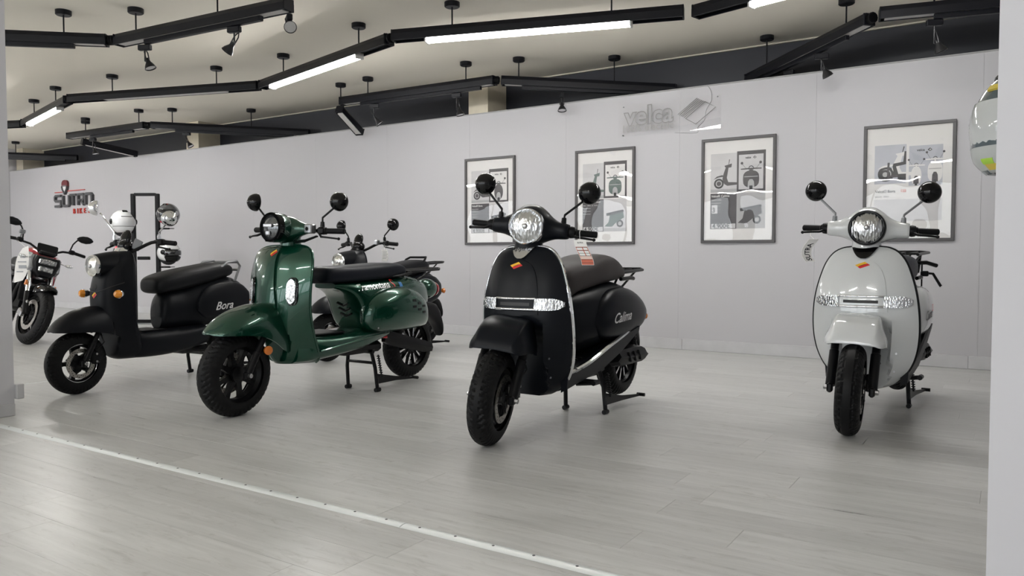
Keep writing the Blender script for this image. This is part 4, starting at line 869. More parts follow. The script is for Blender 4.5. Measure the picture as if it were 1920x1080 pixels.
    seat = [(.545, .06, .665, .715), (.555, .10, .645, .742), (.59, .128, .636, .766), (.67, .142, .645, .790), (.80, .148, .662, .815), (.95, .15, .688, .838), (1.06, .147, .712, .854), (1.15, .14, .735, .857), (1.205, .12, .752, .842), (1.235, .08, .772, .815)]
    loft_y(seat, 3.0, 5, N=32).obj('seat', M_seatb, root, ang=50)
    wheel(root, 'rear_wheel', (0, 1.27, .235), R, .10, .132, None, 5, 'twin', M_under, tread='b', hubr=.06, drum=.10)
    if rear:
        rack(root, 1.20, 1.50, .825, .10)
        tubes(root, 'grab_rail', M_under, [[(-.12, 1.08, .80), (-.12, 1.14, .86), (-.10, 1.18, .88), (.10, 1.18, .88), (.12, 1.14, .86), (.12, 1.08, .80)]], .011)
    else:
        tubes(root, 'grab_rail', M_greyp, [[(s*.12, 1.02, .775), (s*.135, 1.14, .86), (s*.13, 1.24, .87), (s*.12, 1.28, .83), (s*.11, 1.24, .72), (s*.10, 1.18, .70)] for s in (-1, 1)] + [[(-.13, 1.25, .86), (.13, 1.25, .86)], [(-.12, 1.27, .80), (.12, 1.27, .80)]], .010)
    b = B(); b.box((-.08, 1.08, .25), (.03, .42, .05), ch=.01); b.obj('swing_arm', M_under, root)
    b = loft_y([(1.10, .06, .45, .475), (1.3, .06, .45, .50), (1.45, .055, .36, .47), (1.50, .05, .28, .38)], 3, 3); b.obj('rear_mudguard', M_plast, root)
    b = B(); b.lathe([(0, .045), (.03, .045), (.045, .02)], (0, 1.37, .60), n=20, dirm=(0, 1, 0)); b.obj('tail_light', M_red, root)
    for s in (-1, 1):
        b = B(); b.tube([(s*.05, 1.36, .56), (s*.12, 1.40, .555)], .008, 6); b.lathe([(-.01, .02), (.008, .026), (.016, .02)], (s*.13, 1.405, .553), n=16, dirm=(s*.3, 1, 0)); b.obj('rear_signal', M_ambro, root)
        b = B(); b.tube([(s*.10, 1.26, .25), (s*.11, 1.2, .5)], .018, 10); b.obj('rear_shock', M_under, root)
    b = B(); b.box((.05, .86, .215), (.14, .26, .05), ch=.015); b.obj('battery_box', M_under, root)
    b = B(); b.tube([(.10, .80, .215), (.17, .90, .20), (.18, 1.02, .225), (.17, 1.16, .24)], .011, 8); b.obj('foot_lever', M_under, root)
    stand(root, .96, .23, 1.0, .13)
r = thing('scooter', 'matte black round-nosed scooter with amber turn signals and chrome mirrors, front left', 'scooter', (-5.15, 2.69, 0), (0, 0, radians(5)), 'scooters on the showroom floor')
small_scooter(r, M_matte, 0.0, True, False); SC_SMALL = r
r = thing('scooter', 'black round-nosed scooter half hidden behind the green scooter', 'scooter', (-4.95, 4.72, 0), (0, 0, radians(-1)), 'scooters on the showroom floor')
small_scooter(r, M_satin, 0.0, False, True); r.scale = (1.01, 1.01, 1.02); SC_BEHIND = r

# ================================================================ naked motorcycle, far left
def moto(root):
    S = about((0, .1, .5), (0, .25, .97), radians(10)); R = .305
    wheel(root, 'front_wheel', (0, 0, R), R, .125, .215, S, 5, 'twin', M_under, disc=-1, tread='s', hubr=.05)
    for s in (-1, 1):
        b = B(S); b.tube([(s*.105, 0, R), (s*.105, .10, .53)], [.027, .030], 12); b.obj('fork_leg', M_under, root)
        b = B(S); b.tube([(s*.105, .10, .53), (s*.105, .24, .83)], .026, 14); b.obj('fork_tube', M_chrome, root, 'bright steel fork tube')
        b = B(S); b.box((s*.105, .09, .31), (.045, .10, .07), rot=(.4, 0, 0), ch=.012); b.box((s*.105, .05, .40), (.03, .05, .10), rot=(.4, 0, 0), ch=.01); b.obj('brake_caliper', M_steel, root)
        b = B(S); b.box((s*.145, .115, .62), (.02, .03, .06), ch=.006); b.obj('reflector', M_ambro, root)
        b = B(); b.tube([(s*.04, .28, .98), (s*.16, .31, 1.04), (s*.30, .37, 1.06), (s*.40, .42, 1.055)], .012, 10); b.obj('handlebar', M_under, root)
        b = B(); b.tube([(s*.29, .365, 1.06), (s*.41, .425, 1.055)], .018, 12); b.obj('grip', M_grip, root)
        b = B(); b.box((s*.255, .345, 1.06), (.06, .045, .05), ch=.01); b.obj('switch_block', M_plast, root)
        b = B(); b.tube([(s*.23, .31, 1.05), (s*.30, .30, 1.045), (s*.40, .35, 1.04)], .006, 6); b.obj('brake_lever', M_plast, root)
        b = B(); b.tube([(s*.235, .345, 1.08), (s*.245, .345, 1.15), (s*.275, .36, 1.20), (s*.30, .37, 1.225)], .008, 8); b.obj('mirror_stem', M_under, root)
        b = B(); b.loft([[(s*(.275+.165*t), .375+.022*cos(2*pi*k/16)*q, 1.228+.012*t+.04*sin(2*pi*k/16)*q) for k in range(16)] for t, q in ((0, .15), (.1, .6), (.3, .95), (.6, 1.05), (.85, .75), (1, .2))]); b.obj('mirror', M_plast, root)
        b = B(); b.tube([(s*.13, .20, .90), (s*.19, .17, .89)], .006, 6); b.loft([[(s*(.19+.075*t), .17+.014*cos(2*pi*k/10)*q, .89+.018*sin(2*pi*k/10)*q) for k in range(10)] for t, q in ((0, .5), (.3, 1), (.8, .8), (1, .2))]); b.obj('turn_signal', M_lens2, root)
        # shroud panels beside the tank
        b = B(); b.loft([[(s*x, y, z) for x, y, z in r_] for r_ in (((.13, .24, .80), (.13, .24, .93), (.11, .30, .95), (.11, .30, .80)), ((.175, .34, .66), (.185, .34, .93), (.16, .42, .97), (.15, .42, .66)), ((.16, .52, .60), (.19, .55, .90), (.16, .60, .98), (.13, .58, .62)))]); b.obj('side_shroud', M_redp if s > 0 else M_white, root, 'red shroud' if s > 0 else 'white shroud', ang=20)
        b = B(); b.box((s*.12, .19, .84), (.045, .10, .17), rot=(-.4, 0, 0), ch=.012); b.obj('fork_guard', M_greyp, root)
    for z, y in ((.60, .14), (.90, .27)):
        b = B(); b.box((0, y, z), (.26, .07, .04), rot=(-.4, 0, 0), ch=.01); b.obj('fork_bridge', M_under, root)
    fd = fender([(-.20, .05, .60, .575), (-.16, .07, .625, .56), (-.05, .078, .648, .55), (.06, .08, .645, .52), (.16, .078, .60, .46), (.20, .07, .56, .44)], n=3, M=S); fd.obj('front_mudguard', M_gloss, root)
    b = B(); b.loft([[(x*q, y, z0+(z-z0)*q) for x, z in ((-.11, .93), (.11, .93), (.125, .86), (.10, .76), (.05, .71), (-.05, .71), (-.10, .76), (-.125, .86))] for y, q, z0 in ((.08, .86, .83), (.10, 1, .83), (.18, 1.05, .83), (.25, .8, .83))]); b.obj('headlight_shell', M_plast, root, ang=25)
    for z, ww in ((.875, .085), (.795, .07)):
        b = B(); b.box((0, .078, z), (ww*2, .02, .058), ch=.012); b.obj('headlight', M_lens, root)
    b = B(); b.box((0, .25, 1.02), (.20, .03, .12), rot=(-.5, 0, 0), ch=.012); b.box((0, .21, .97), (.16, .08, .05), ch=.015); b.obj('instrument_panel', M_plast, root)
    tk = loft_y([(.34, .05, .84, .93), (.38, .10, .82, .98), (.48, .15, .80, 1.02), (.60, .16, .79, 1.03), (.74, .13, .78, .99), (.84, .09, .78, .92)], 2.8, 4); tk.obj('fuel_tank', M_redp, root, 'red tank')
    loft_y([(.80, .09, .76, .86), (.95, .12, .74, .83), (1.15, .12, .76, .85), (1.35, .09, .82, .92), (1.48, .04, .88, .94)], 3, 4).obj('seat', M_seatb, root)
    loft_y([(1.0, .09, .70, .77), (1.25, .10, .74, .84), (1.45, .06, .82, .90), (1.55, .02, .87, .90)], 2.8, 3).obj('tail_unit', M_white, root)
    b = B(); b.box((0, .52, .46), (.28, .32, .30), ch=.05); b.box((0, .60, .64), (.20, .30, .16), rot=(.2, 0, 0), ch=.03); b.obj('motor_block', M_under, root)
    b = B(); b.box((0, .30, .56), (.28, .05, .26), rot=(-.25, 0, 0), ch=.01); b.obj('radiator', M_plast, root)
    for s in (-1, 1):
        tubes(root, 'frame_tube', M_under, [[(s*.05, .28, .92), (s*.14, .50, .74), (s*.14, .78, .70), (s*.12, .85, .40)], [(s*.08, .30, .85), (s*.15, .36, .55), (s*.13, .45, .32), (s*.12, .85, .33)], [(s*.13, .76, .70), (s*.09, 1.15, .76), (s*.06, 1.42, .84)], [(s*.14, .42, .75), (s*.15, .62, .45)]], .018)
        b = B(); b.tube([(s*.12, .85, .36), (s*.11, 1.4, .315)], [.035, .028], 10); b.obj('swing_arm', M_under, root)
    wheel(root, 'rear_wheel', (0, 1.40, .315), .315, .16, .215, None, 5, 'twin', M_under, tread='s', disc=0, hubr=.06)
    b = B(); b.tube([(.12, .70, .33), (.30, .66, .035)], .013, 8); b.box((.305, .66, .02), (.06, .09, .012), ch=.004); b.obj('side_stand', M_under, root)
    b = B(); b.lathe([(0, .03), (.02, .03)], (0, 1.55, .88), n=12, dirm=(0, 1, 0)); b.obj('tail_light', M_red, root)
    b = B(); b.tube([(-.26, .335, 1.085), (-.26, .335, 1.12)], .008, 6); b.box((-.26, .325, 1.145), (.055, .05, .045), ch=.008); b.obj('fluid_box', M_greyp, root)
ln = radians(16)
r = thing('motorcycle', 'naked motorcycle with white and red panels leaning on its stand, far left', 'motorcycle', (-8.54, 3.95, 0.0), (0, ln, radians(77)))
moto(r)
# paper sheet hanging on the motorcycle
def paper(name, label, cat, pts, wv, m, group=None, M=None):
    """pts: centre line; wv: half-width vectors; thin curved sheet"""
    b = B(M); th = 0.0006; top, bot = [], []
    n = []
    for i, p in enumerate(pts):
        t = Vector(pts[min(i+1, len(pts)-1)]) - Vector(pts[max(i-1, 0)]); n.append(t.cross(Vector(wv[i])).normalized()*th)
    rings = []
    for p, q, nn in zip(pts, wv, n):
        p = Vector(p); q = Vector(q); rings.append([tuple(p-q-nn), tuple(p+q-nn), tuple(p+q+nn), tuple(p-q+nn)])
    b.loft(rings); o = b.obj(name, m, None, ang=60); tag(o, label, cat, group); return o, b
Pv = Vector((-8.76, 4.035, .816)); Rv = Vector((.8396, .5433, 0))
cp = [tuple(Pv + Rv*(.045-.012*i) + Vector((0, 0, .19-.052*i)) + Vector((.5, -.84, 0))*.010*sin(i*.9)) for i in range(8)]
hw_ = [.030, .05, .064, .070, .072, .070, .062, .045]
sh, _ = paper('paper_sheet', 'white printed sheet hanging from the handlebar of the leaning motorcycle', 'paper', cp, [tuple(Rv*h_ + Vector((0, 0, .012))) for h_ in hw_], M_paper)
for (i_, u_, l_, h_) in ((2, 0, .05, .02), (3, .0, .09, .012), (4, .01, .08, .035), (5, -.01, .07, .012)):
    p_ = Vector(cp[i_]) + Rv*u_ + Vector((.5433, -.8396, 0))*.004
    b = B(); b.box(tuple(p_), (l_, .002, h_), rot=(0, 0, atan2(.5433, .8396))); b.obj('print', mat('grey_print', (.35, .36, .38), .6), sh)
b = B(); b.tube([cp[0], (-8.80, 4.05, 1.05), (-8.89, 4.04, 1.095)], .0018, 5); b.obj('string', M_paper, sh)

# chrome silencers of a motorcycle that stands out of the picture on the left
r = thing('motorcycle', 'bright steel twin silencers of a motorcycle cut off by the left edge', 'motorcycle', (-4.72, 1.60, 0))
b = B(); ax = Vector((1, .10, .02)).normalized(); tip = Vector((-3.935, 1.752, .597))
b.tube([tip, tip-ax*.06, tip-ax*.062, tip-ax*.40, tip-ax*.48], [.0335, .034, .031, .036, .02], 24, cap=False); b.ring([(0, .0335), (0, .031), (-.06, .030), (-.06, .0335)], tuple(tip), 24, ax); o = b.obj('silencer', mat('exhaust_steel', (.62, .56, .48), .14, 1.0), r)
b = B(); b.lathe([(-.05, .0), (-.049, .031)], tuple(tip), n=20, dirm=ax); b.obj('silencer_mouth', M_ink, o)
tip2 = tip + Vector((-.045, -.0, -.062))
b = B(); b.tube([tip2, tip2-ax*.02, tip2-ax*.4, tip2-ax*.5], [.024, .034, .036, .02], 20); b.obj('silencer', MC['exhaust_steel'], r)
b = B(); b.box(tuple(tip-ax*.14+Vector((0, 0, -.03))), (.03, .05, .09), ch=.006); b.obj('silencer_strap', M_under, r)
b = B(); b.tube([tip-ax*.42, (-4.55, 1.68, .50), (-4.78, 1.62, .34)], .018, 10); b.obj('exhaust_pipe', MC['exhaust_steel'], r)
M90 = Matrix.Rotation(pi/2, 4, 'Z')
wheel(r, 'rear_wheel', (0, 0, .29), .29, .14, .21, M90, 5, 'twin', M_under, tread='b', hubr=.05)
b = B(); b.tube([(0, .09, .29), (-.45, .09, .34)], .03, 8); b.tube([(0, -.09, .29), (-.45, -.09, .34)], .03, 8); b.obj('swing_arm', M_under, r)

# ================================================================ helmet stand and helmets
r = thing('helmet_stand', 'tall black steel stand with helmets by the white wall, behind the front left scooter', 'stand', (-9.87, 6.12, 0))
A1, A2 = Vector((-.145, -.085, 0)), Vector((.145, .085, 0)); yw = atan2(.085, .145)
for a in (A1, A2):
    b = B(); b.box((a.x, a.y, .88), (.05, .05, 1.75), rot=(0, 0, yw), ch=.004); b.obj('post', M_plast, r)
b = B(); b.box((0, 0, 1.745), (.29, .05, .04), rot=(0, 0, yw), ch=.004); b.obj('top_bar', M_plast, r)
b = B(); b.box((0, 0, .03), (.29, .05, .04), rot=(0, 0, yw), ch=.004); b.obj('bottom_bar', M_plast, r)
b = B(); b.box((.0, .0, .005), (.85, .40, .008), rot=(0, 0, yw)); b.obj('base_plate', M_greyp, r)
for a, sx, z in ((A1, -1, 1.145), (A2, 1, 1.285), (A2, 1, .765), (A1, -1, .80)):
    b = B(); u = Vector((cos(yw), sin(yw), 0))*sx
    b.tube([a+Vector((0, 0, z)), a+u*.16+Vector((0, 0, z))], .012, 8)
    b.lathe([(z-.004, .07), (z+.004, .07)], tuple((a+u*.15).to_2d())+(0,), 'z', 20); b.obj('helmet_arm', M_plast, r)
b = B(); u = Vector((cos(yw), sin(yw), 0)); p = A2+Vector((0, 0, .43))
b.tube([p, p+u*.13, p+u*.12+Vector((0, 0, .02))], .004, 6); b.tube(dens([p+u*.08, p+u*.085+Vector((0, 0, .12)), p+u*.13+Vector((0, 0, .22)), p+u*.22+Vector((0, .0, .24)), p+u*.27+Vector((0, 0, .19)), p+u*.20+Vector((0, 0, .19)), p+u*.14+Vector((0, 0, .12)), p+u*.13], 4), .0035, 6); b.obj('wire_hook', M_plast, r)
b = B(); b.box(tuple(A1*.2+Vector((-.0, 0, .885))), (.16, .05, .045), rot=(0, 0, yw), ch=.004); b.obj('side_bracket', M_plast, r)
M_helw = mat('white_helmet_shell', (.72, .73, .74), .2, 0, 1.0); M_visor = mat('dark_visor', (.012, .013, .015), .05, 0, 1.0)
M_helg = mat('grey_helmet_shell', (.07, .072, .078), .25, 0, 1.0, noise=(14, .6)); M_helred = mat('helmet_red', (.62, .03, .06), .25, 0, 1.0); M_padding = mat('helmet_lining', (.02, .02, .022), .8)
M_smoke = mat('clear_visor', (.50, .52, .52), .05, 0.0, 1.0)
def helmet(label, loc, yaw, shell, chin, visor, sc_=1.0, vr=(-.30, .42), opened=False, deco=None, stripe=None, pivotM=None, band=None):
    """front = -y"""
    r = thing('helmet', label, 'helmet', loc, (0, 0, yaw)); r.scale = (sc_,)*3
    N = 36; rx, ry, rz = .122, .150, .135
    def P(th, ph, k=1.0):   # th azimuth 0 = front, ph from the bottom up
        x = rx*k*sin(th)*cos(ph); y = -ry*k*cos(th)*cos(ph)*(1.0 if cos(th) < 0 else .97); z = .165 + rz*k*sin(ph)*(1.0 if ph > 0 else .92)
        if ph < -.25 and cos(th) > 0: y -= .018*cos(th)*min(1, (-.25-ph)/.4)
        return (x, y, z)
    def cap(ph0, ph1, th0, th1, k0, k1, nth, nph):
        o_ = [[P(th0+(th1-th0)*i/nth, ph0+(ph1-ph0)*j/nph, k1) for i in range(nth+1)] for j in range(nph+1)]
        i_ = [[P(th0+(th1-th0)*i/nth, ph0+(ph1-ph0)*j/nph, k0) for i in range(nth+1)] for j in range(nph+1)]
        b = B(); rings = [a+c[::-1] for a, c in zip(o_, i_)]; b.loft(rings); return b
    b = cap(.36, 1.55, -pi, pi, .90, 1.0, 40, 9); b2 = cap(-.85, .36, 1.25, 2*pi-1.25, .90, 1.0, 30, 9); b.add(b2.v, b2.f); b.obj('shell', shell, r, ang=50)
    b = cap(-.95, -.32, -1.28, 1.28, .92, 1.03, 24, 6); b.obj('chin_guard', chin, r, ang=50)
    lo, hi = vr
    b = cap(lo, hi, -1.30, 1.30, 1.015, 1.035, 26, 6); b.obj('visor', visor, r, ang=50)
    b = B(); b.ell((0, .012, .15), (rx*.86, ry*.86, .13), 24, 12); b.obj('lining', M_padding, r)
    for s in (-1, 1):
        b = B(); b.lathe([(0, .030), (.008, .028), (.012, .018)], (s*rx*.985, -.025, .175), n=20, dirm=(s, 0, 0)); b.obj('visor_pivot', pivotM or M_gloss, r)
    if stripe:
        for th0, th1, p0, p1 in stripe: b = cap(p0, p1, th0, th1, 1.0, 1.012, 10, 5); b.obj('red_panel', M_helred, r, ang=50)
    if band:
        for m_, th0, th1, p0, p1 in band: b = cap(p0, p1, th0, th1, 1.0, 1.038, 16, 4); b.obj('coloured_band', m_, r, ang=50)
    for th_, q_ in ((0, 1.05), (pi, .8)):
        c_ = P(th_, q_, 1.0); b = B(); b.box(c_, (.05, .03, .014), rot=((pi/2-q_)*(1 if th_ == 0 else -1), 0, 0), ch=.004); b.obj('air_vent', M_gloss, r)
    return r
uu = Vector((cos(yw), sin(yw), 0)); O = Vector((-9.87, 6.12, 0))
h1 = O+A1-uu*.15; h2 = O+A2+uu*.15
helmet('white closed helmet on the left side of the black stand', (h1.x, h1.y, 1.25-.10), radians(78), M_helw, M_helw, M_helw, 1.3, pivotM=M_gloss, band=((M_gloss, -1.25, 1.25, -.335, -.30), (M_gloss, -.5, .5, .44, .47)))
helmet('dark grey and red patterned helmet, upper right of the black stand', (h2.x, h2.y, 1.29), radians(25), M_helg, M_helg, M_visor, 1.12, stripe=((-.3, .5, 1.0, 1.35), (-2.2, -1.4, -.2, .25), (.9, 1.25, -.8, -.3), (-1.1, -.6, -.85, -.5)), pivotM=M_steel, band=((M_helred, -.8, -.2, -.92, -.72),))
helmet('white helmet with open dark visor, lower right of the black stand', (h2.x, h2.y, .77), radians(100), M_helw, M_gloss, M_visor, 1.12, vr=(-.22, .22), pivotM=M_gloss)
helmet('red and purple helmet low on the stand, mostly behind the chrome mirror scooter', (h1.x, h1.y, .805), radians(20), M_helred, mat('helmet_purple', (.2, .06, .25), .3, 0, 1.0), M_visor, .95)
# helmet behind the right pillar, on a hook of the pillar
M_slate = mat('slate_band', (.05, .075, .085), .15, 0, 1.0); M_lime = mat('lime_patch', (.38, .62, .06), .3, 0, 1.0); M_gold = mat('gold_patch', (.62, .48, .06), .3, 0, 1.0)
r = thing('helmet_hook', 'steel arm behind the right pillar that carries the grey helmet', 'hook', (.06, 2.28, 1.06))
b = B(); b.box((0, .006, 0), (.08, .012, .10), ch=.003); b.obj('plate', M_plast, r)
b = B(); b.tube([(0, .01, 0), (0, .42, 0)], .010, 8); b.lathe([(-.003, .06), (.003, .06)], (-.02, .41, 0), 'z', 20); b.obj('arm', M_plast, r)
hr = helmet('light grey helmet with slate bands and lime patches, cut by the right pillar', (.035, 2.70, 1.065), radians(-90+12), M_slate, mat('pale_grey_shell', (.46, .48, .47), .16), M_smoke, 1.0,
   band=((M_slate, -1.35, 1.35, -.36, -.27), (M_slate, -.35, .35, -.97, -.86), (M_lime, .42, .72, -.72, -.60), (M_gold, .46, .80, -.86, -.72), (M_gold, .35, .9, .62, .72)))
hr.scale = (1.1, 1.03, 1.28)

# ================================================================ framed posters
M_pframe = mat('grey_brown_frame', (.060, .056, .058), .4); M_mount = mat('poster_white', (.66, .645, .635), .6, noise=(1.2, .02))
M_pg1 = mat('print_light_grey', (.50, .49, .50), .5); M_pg2 = mat('print_mid_grey', (.36, .355, .36), .5); M_pdk = mat('print_dark', (.062, .058, .062), .5); M_pdk2 = mat('print_charcoal', (.03, .03, .033), .5); M_pgreen = mat('print_green', (.10, .135, .125), .5); M_pblue = mat('print_blue_grey', (.42, .43, .48), .5); M_pred = mat('print_red', (.55, .1, .08), .5)
M_acryl = glassy('acrylic_pane', wavy=0.004, f0=.62, wscale=2.5)
def picture(x0, x1, z0, z1, label, kind):
    W, H = x1-x0, z1-z0
    r = thing('framed_poster', label, 'picture', (x0, RYB, z0), group='framed posters on the white wall')
    f = .026
    for nm, c, d in (('a', (W/2, -.0125, f/2), (W, .025, f)), ('b', (W/2, -.0125, H-f/2), (W, .025, f)), ('c', (f/2, -.0125, H/2), (f, .025, H-2*f)), ('d', (W-f/2, -.0125, H/2), (f, .025, H-2*f))):
        b = B(); b.box(c, d, ch=.002); b.obj('frame_bar', M_pframe, r, ang=20)
    b = B(); b.box((W/2, -.004, H/2), (W-2*f, .004, H-2*f)); b.obj('mount', M_mount, r)
    lay = [0]
    px0, px1, pz0, pz1 = .125*W, .865*W, .135*H, .855*H; xm = .485*W; zm = .475*H
    def q(poly, m, name='print', d=0.0065):
        lay[0] += 1; e = d + .00008*lay[0]
        b = B(); b.prism([(a, c) for a, c in poly], -e, -e+.0004); return b.obj(name, m, r, ang=80)
    def rect(a, c, b_, d_, m, name='print'): return q([(a, c), (b_, c), (b_, d_), (a, d_)], m, name)
    def disc(cx, cz, rr, m, ry=None, name='print'): return q([(cx+rr*cos(2*pi*k/20), cz+(ry or rr)*sin(2*pi*k/20)) for k in range(20)], m, name)
    def txt(s, x, z, size, m, bold=.0, name='lettering'):
        lay[0] += 1; vs, fs, bb = text_geo(s, size, bold=bold); e = .0065+.00008*lay[0]
        b = B(); b.add([(x+v[0]-bb[0], -e, z+v[1]) for v in vs], fs); b.obj(name, m, r, ang=80)
    def logo(cx, cz, s, m):
        txt('velca', cx-s*2.1, cz-s*.28, s, m, .008*s*3)
        q([(cx+s*.65, cz), (cx+s*1.25, cz+s*.55), (cx+s*1.85, cz), (cx+s*1.25, cz-s*.45)], m); q([(cx+s*1.0, cz-.02*s), (cx+s*1.35, cz+s*.28), (cx+s*1.6, cz+.05*s), (cx+s*1.25, cz-s*.25)], M_pg1)
    def front(cx, zb, w_, h_, body, oval=False, facem=None):
        b_ = lambda u, v: (cx+u*w_, zb+v*h_)
        n = 18
        outline = [(cx + w_*.36*cos(a)*(1 if not oval else .8), zb+h_*.33+h_*(.30 if not oval else .34)*math.copysign(abs(sin(a))**(.6 if not oval else 1), sin(a))) for a in [2*pi*k/n for k in range(n)]]
        q(outline, body); disc(cx, zb+h_*.70, w_*.12, M_pdk); disc(cx, zb+h_*.70, w_*.085, M_pg1)
        q([b_(-.46, .665), b_(.46, .665), b_(.46, .70), b_(.12, .715), b_(-.12, .715), b_(-.46, .70)], body)
        q([b_(-.05, .6), b_(.05, .6), b_(.05, .68), b_(-.05, .68)], body)
        for s in (-1, 1): q([b_(s*.22, .70), b_(s*.235, .70), b_(s*.40, .86), b_(s*.385, .86)], M_pdk); disc(cx+s*.41*w_, zb+.89*h_, w_*.06, M_pdk)
        q([b_(-.15, 0.04), b_(.15, .04), b_(.13, .24), b_(.06, .32), b_(-.06, .32), b_(-.13, .24)], facem or M_pg2)
        q([b_(-.07, -.02), b_(.07, -.02), b_(.07, .1), b_(-.07, .1)], M_pdk2)
        if not oval: q([b_(-.30, .40), b_(.30, .40), b_(.30, .425), b_(-.30, .425)], M_pg2)
    def side(cx, zb, w_, h_, body, tall=1.0):
        b_ = lambda u, v: (cx+u*w_, zb+v*h_)
        disc(*b_(.28, .22), w_*.20, M_pdk2); disc(*b_(.28, .22), w_*.13, M_pg2); disc(*b_(.28, .22), w_*.09, M_pdk)
        q([b_(.06, .36), b_(.20, .46), b_(.42, .50), b_(.52, .42), b_(.50, .30), b_(.44, .44), b_(.25, .42)], body)
        q([b_(.42, .36), b_(.50, .20), b_(.62, .14), b_(1.0, .16), b_(1.0, .24), b_(.66, .26), b_(.60, .40), b_(.68, .80), b_(.58, .80), b_(.46, .52)], body)
        q([b_(.50, .80), b_(.80, .86), b_(.78, .74), b_(.56, .72)], body); q([b_(.66, .84), b_(.68, .84), b_(.72, 1.0), b_(.69, 1.0)], M_pdk)
    # four quarters of the poster
    if kind == 'white':
        rect(px0, zm+.02*H, xm-.01*W, pz1-.03*H, M_pblue); rect(xm+.02*W, zm-.005*H, px1+.0*W, pz1-.05*H, M_pblue)
        side(px0+.0*W, zm+.04*H, .46*W, .29*H, M_mount); disc(px0+.12*W, zm+.10*H, .058*W, M_pdk2); disc(px0+.12*W, zm+.10*H, .03*W, M_pg2)
        q([(px0+.14*W, zm+.07*H), (px0+.33*W, zm+.075*H), (px0+.33*W, zm+.095*H), (px0+.16*W, zm+.09*H), (px0+.17*W, zm+.20*H), (px0+.145*W, zm+.20*H)], M_pdk)
        q([(xm-.01*W, zm+.18*H), (xm-.01*W, zm+.205*H), (px0+.21*W, zm+.19*H), (px0+.20*W, zm+.165*H), (px0+.22*W, zm+.09*H), (px0+.27*W, zm+.09*H), (px0+.24*W, zm+.165*H)], M_pdk2, 'print'); q([(xm-.045*W, zm+.185*H), (xm-.01*W, zm+.185*H), (xm-.01*W, zm+.29*H), (xm-.03*W, zm+.29*H)], M_pdk2)
        rect(px0+.26*W, zm+.05*H, xm-.01*W, zm+.10*H, M_pdk2)
        front(xm+.10*W, zm+.0*H, .20*W, .24*H, M_mount, True, M_pdk); front(px1-.08*W, zm+.01*H, .22*W, .29*H, M_mount, False, M_pdk)
        logo(xm+.19*W, pz1-.09*H, .042*W, M_pdk2)
        txt('Velca® Bora', px0+.01*W, zm-.055*H, .044*W, M_pdk2, .0006); txt('125', px0+.30*W, zm-.055*H, .044*W, M_pred, .0006); txt('45km/h   80km', px0+.01*W, zm-.095*H, .026*W, M_pdk2)
        rect(px0, zm-.30*H, px1, zm-.115*H, M_pg1)
    else:
        body = {'green': M_pgreen, 'small': M_pdk, 'big': M_pdk}[kind]
        rect(px0, zm+.01*H, xm, pz1, M_pg1); rect(xm, zm+.01*H, px1, pz1+.01*H, M_pdk); rect(xm+.025*W, zm+.03*H, px1-.03*W, pz1-.025*H, M_mount if kind != 'big' else M_pg1)
        rect(px0, pz0, xm, zm, M_pdk); rect(xm, pz0, px1, zm, M_pg2 if kind == 'big' else M_pg1)
        rect(px0, zm+.01*H, xm, zm+.04*H, M_pg2); rect(xm, pz0, px1, pz0+.035*H, M_pg2)
        side(px0+.02*W, zm+.03*H, .34*W, .29*H, body); front((xm+px1)/2, zm+.035*H, .30*W, .27*H, body, kind == 'small')
        logo((xm+px1)/2, pz1-.055*H, .038*W, M_pdk2)
        nm = {'green': 'Velca® Tramontana', 'small': 'Velca® Bora', 'big': 'Velca® Calima'}[kind]
        txt(nm, px0+.012*W, zm-.035*H, .036*W if kind == 'green' else .042*W, M_mount, .0005)
        txt({'green': '80km  200km  3h  72-30v', 'small': '45km/h  80km', 'big': '99km/h  110km'}[kind], px0+.012*W, zm-.068*H, .024*W, M_mount)
        for k in range(3): rect(px0+.012*W, zm-.095*H-.03*k*H, px0+.14*W, zm-.090*H-.03*k*H, M_pg2)
        if kind == 'big':
            rect(px0+.02*W, zm-.19*H, px0+.10*W, zm-.11*H, M_pg1); txt('3', px0+.03*W, zm-.18*H, .09*W, M_pdk2, .001)
        rect(px0+.015*W, pz0+.005*H, xm-.012*W, pz0+.05*H, M_pg1); txt('4.900€', px0+.03*W, pz0+.008*H, .085*W, M_pdk2, .0012)
        # rear view of the scooter, lower right
        b_ = lambda u, v: (xm+u*(px1-xm), pz0+v*(zm-pz0))
        disc(*b_(.72, .24), .055*W, M_pdk2); disc(*b_(.72, .24), .03*W, M_pg2)
        q([b_(.05, .16), b_(.35, .14), b_(.62, .30), b_(.90, .42), b_(.86, .58), b_(.55, .62), b_(.30, .56), b_(.22, .28)], body); q([b_(.12, .56), b_(.85, .66), b_(.9, .60), b_(.5, .52), b_(.14, .48)], M_pdk2)
    b = B(); b.box((W/2, -.0185, H/2), (W-2*f, .003, H-2*f)); b.obj('glazing', M_acryl, r, 'clear wavy glazing')
    return r
FR = [(-5.292, -4.610, 1.040, 2.018, 'leftmost framed poster, behind the black scooter\'s mirror', 'small'), (-3.861, -3.188, 1.030, 2.005, 'framed poster with a green scooter drawing, right of the black scooter\'s headlight', 'green'),
      (-2.502, -1.812, 1.032, 2.011, 'framed poster with a dark scooter front, unobstructed on the wall', 'big'), (-1.084, -.400, 1.030, 2.008, 'rightmost framed poster, behind the white scooter\'s handlebar', 'white')]
for f in FR: picture(*f)

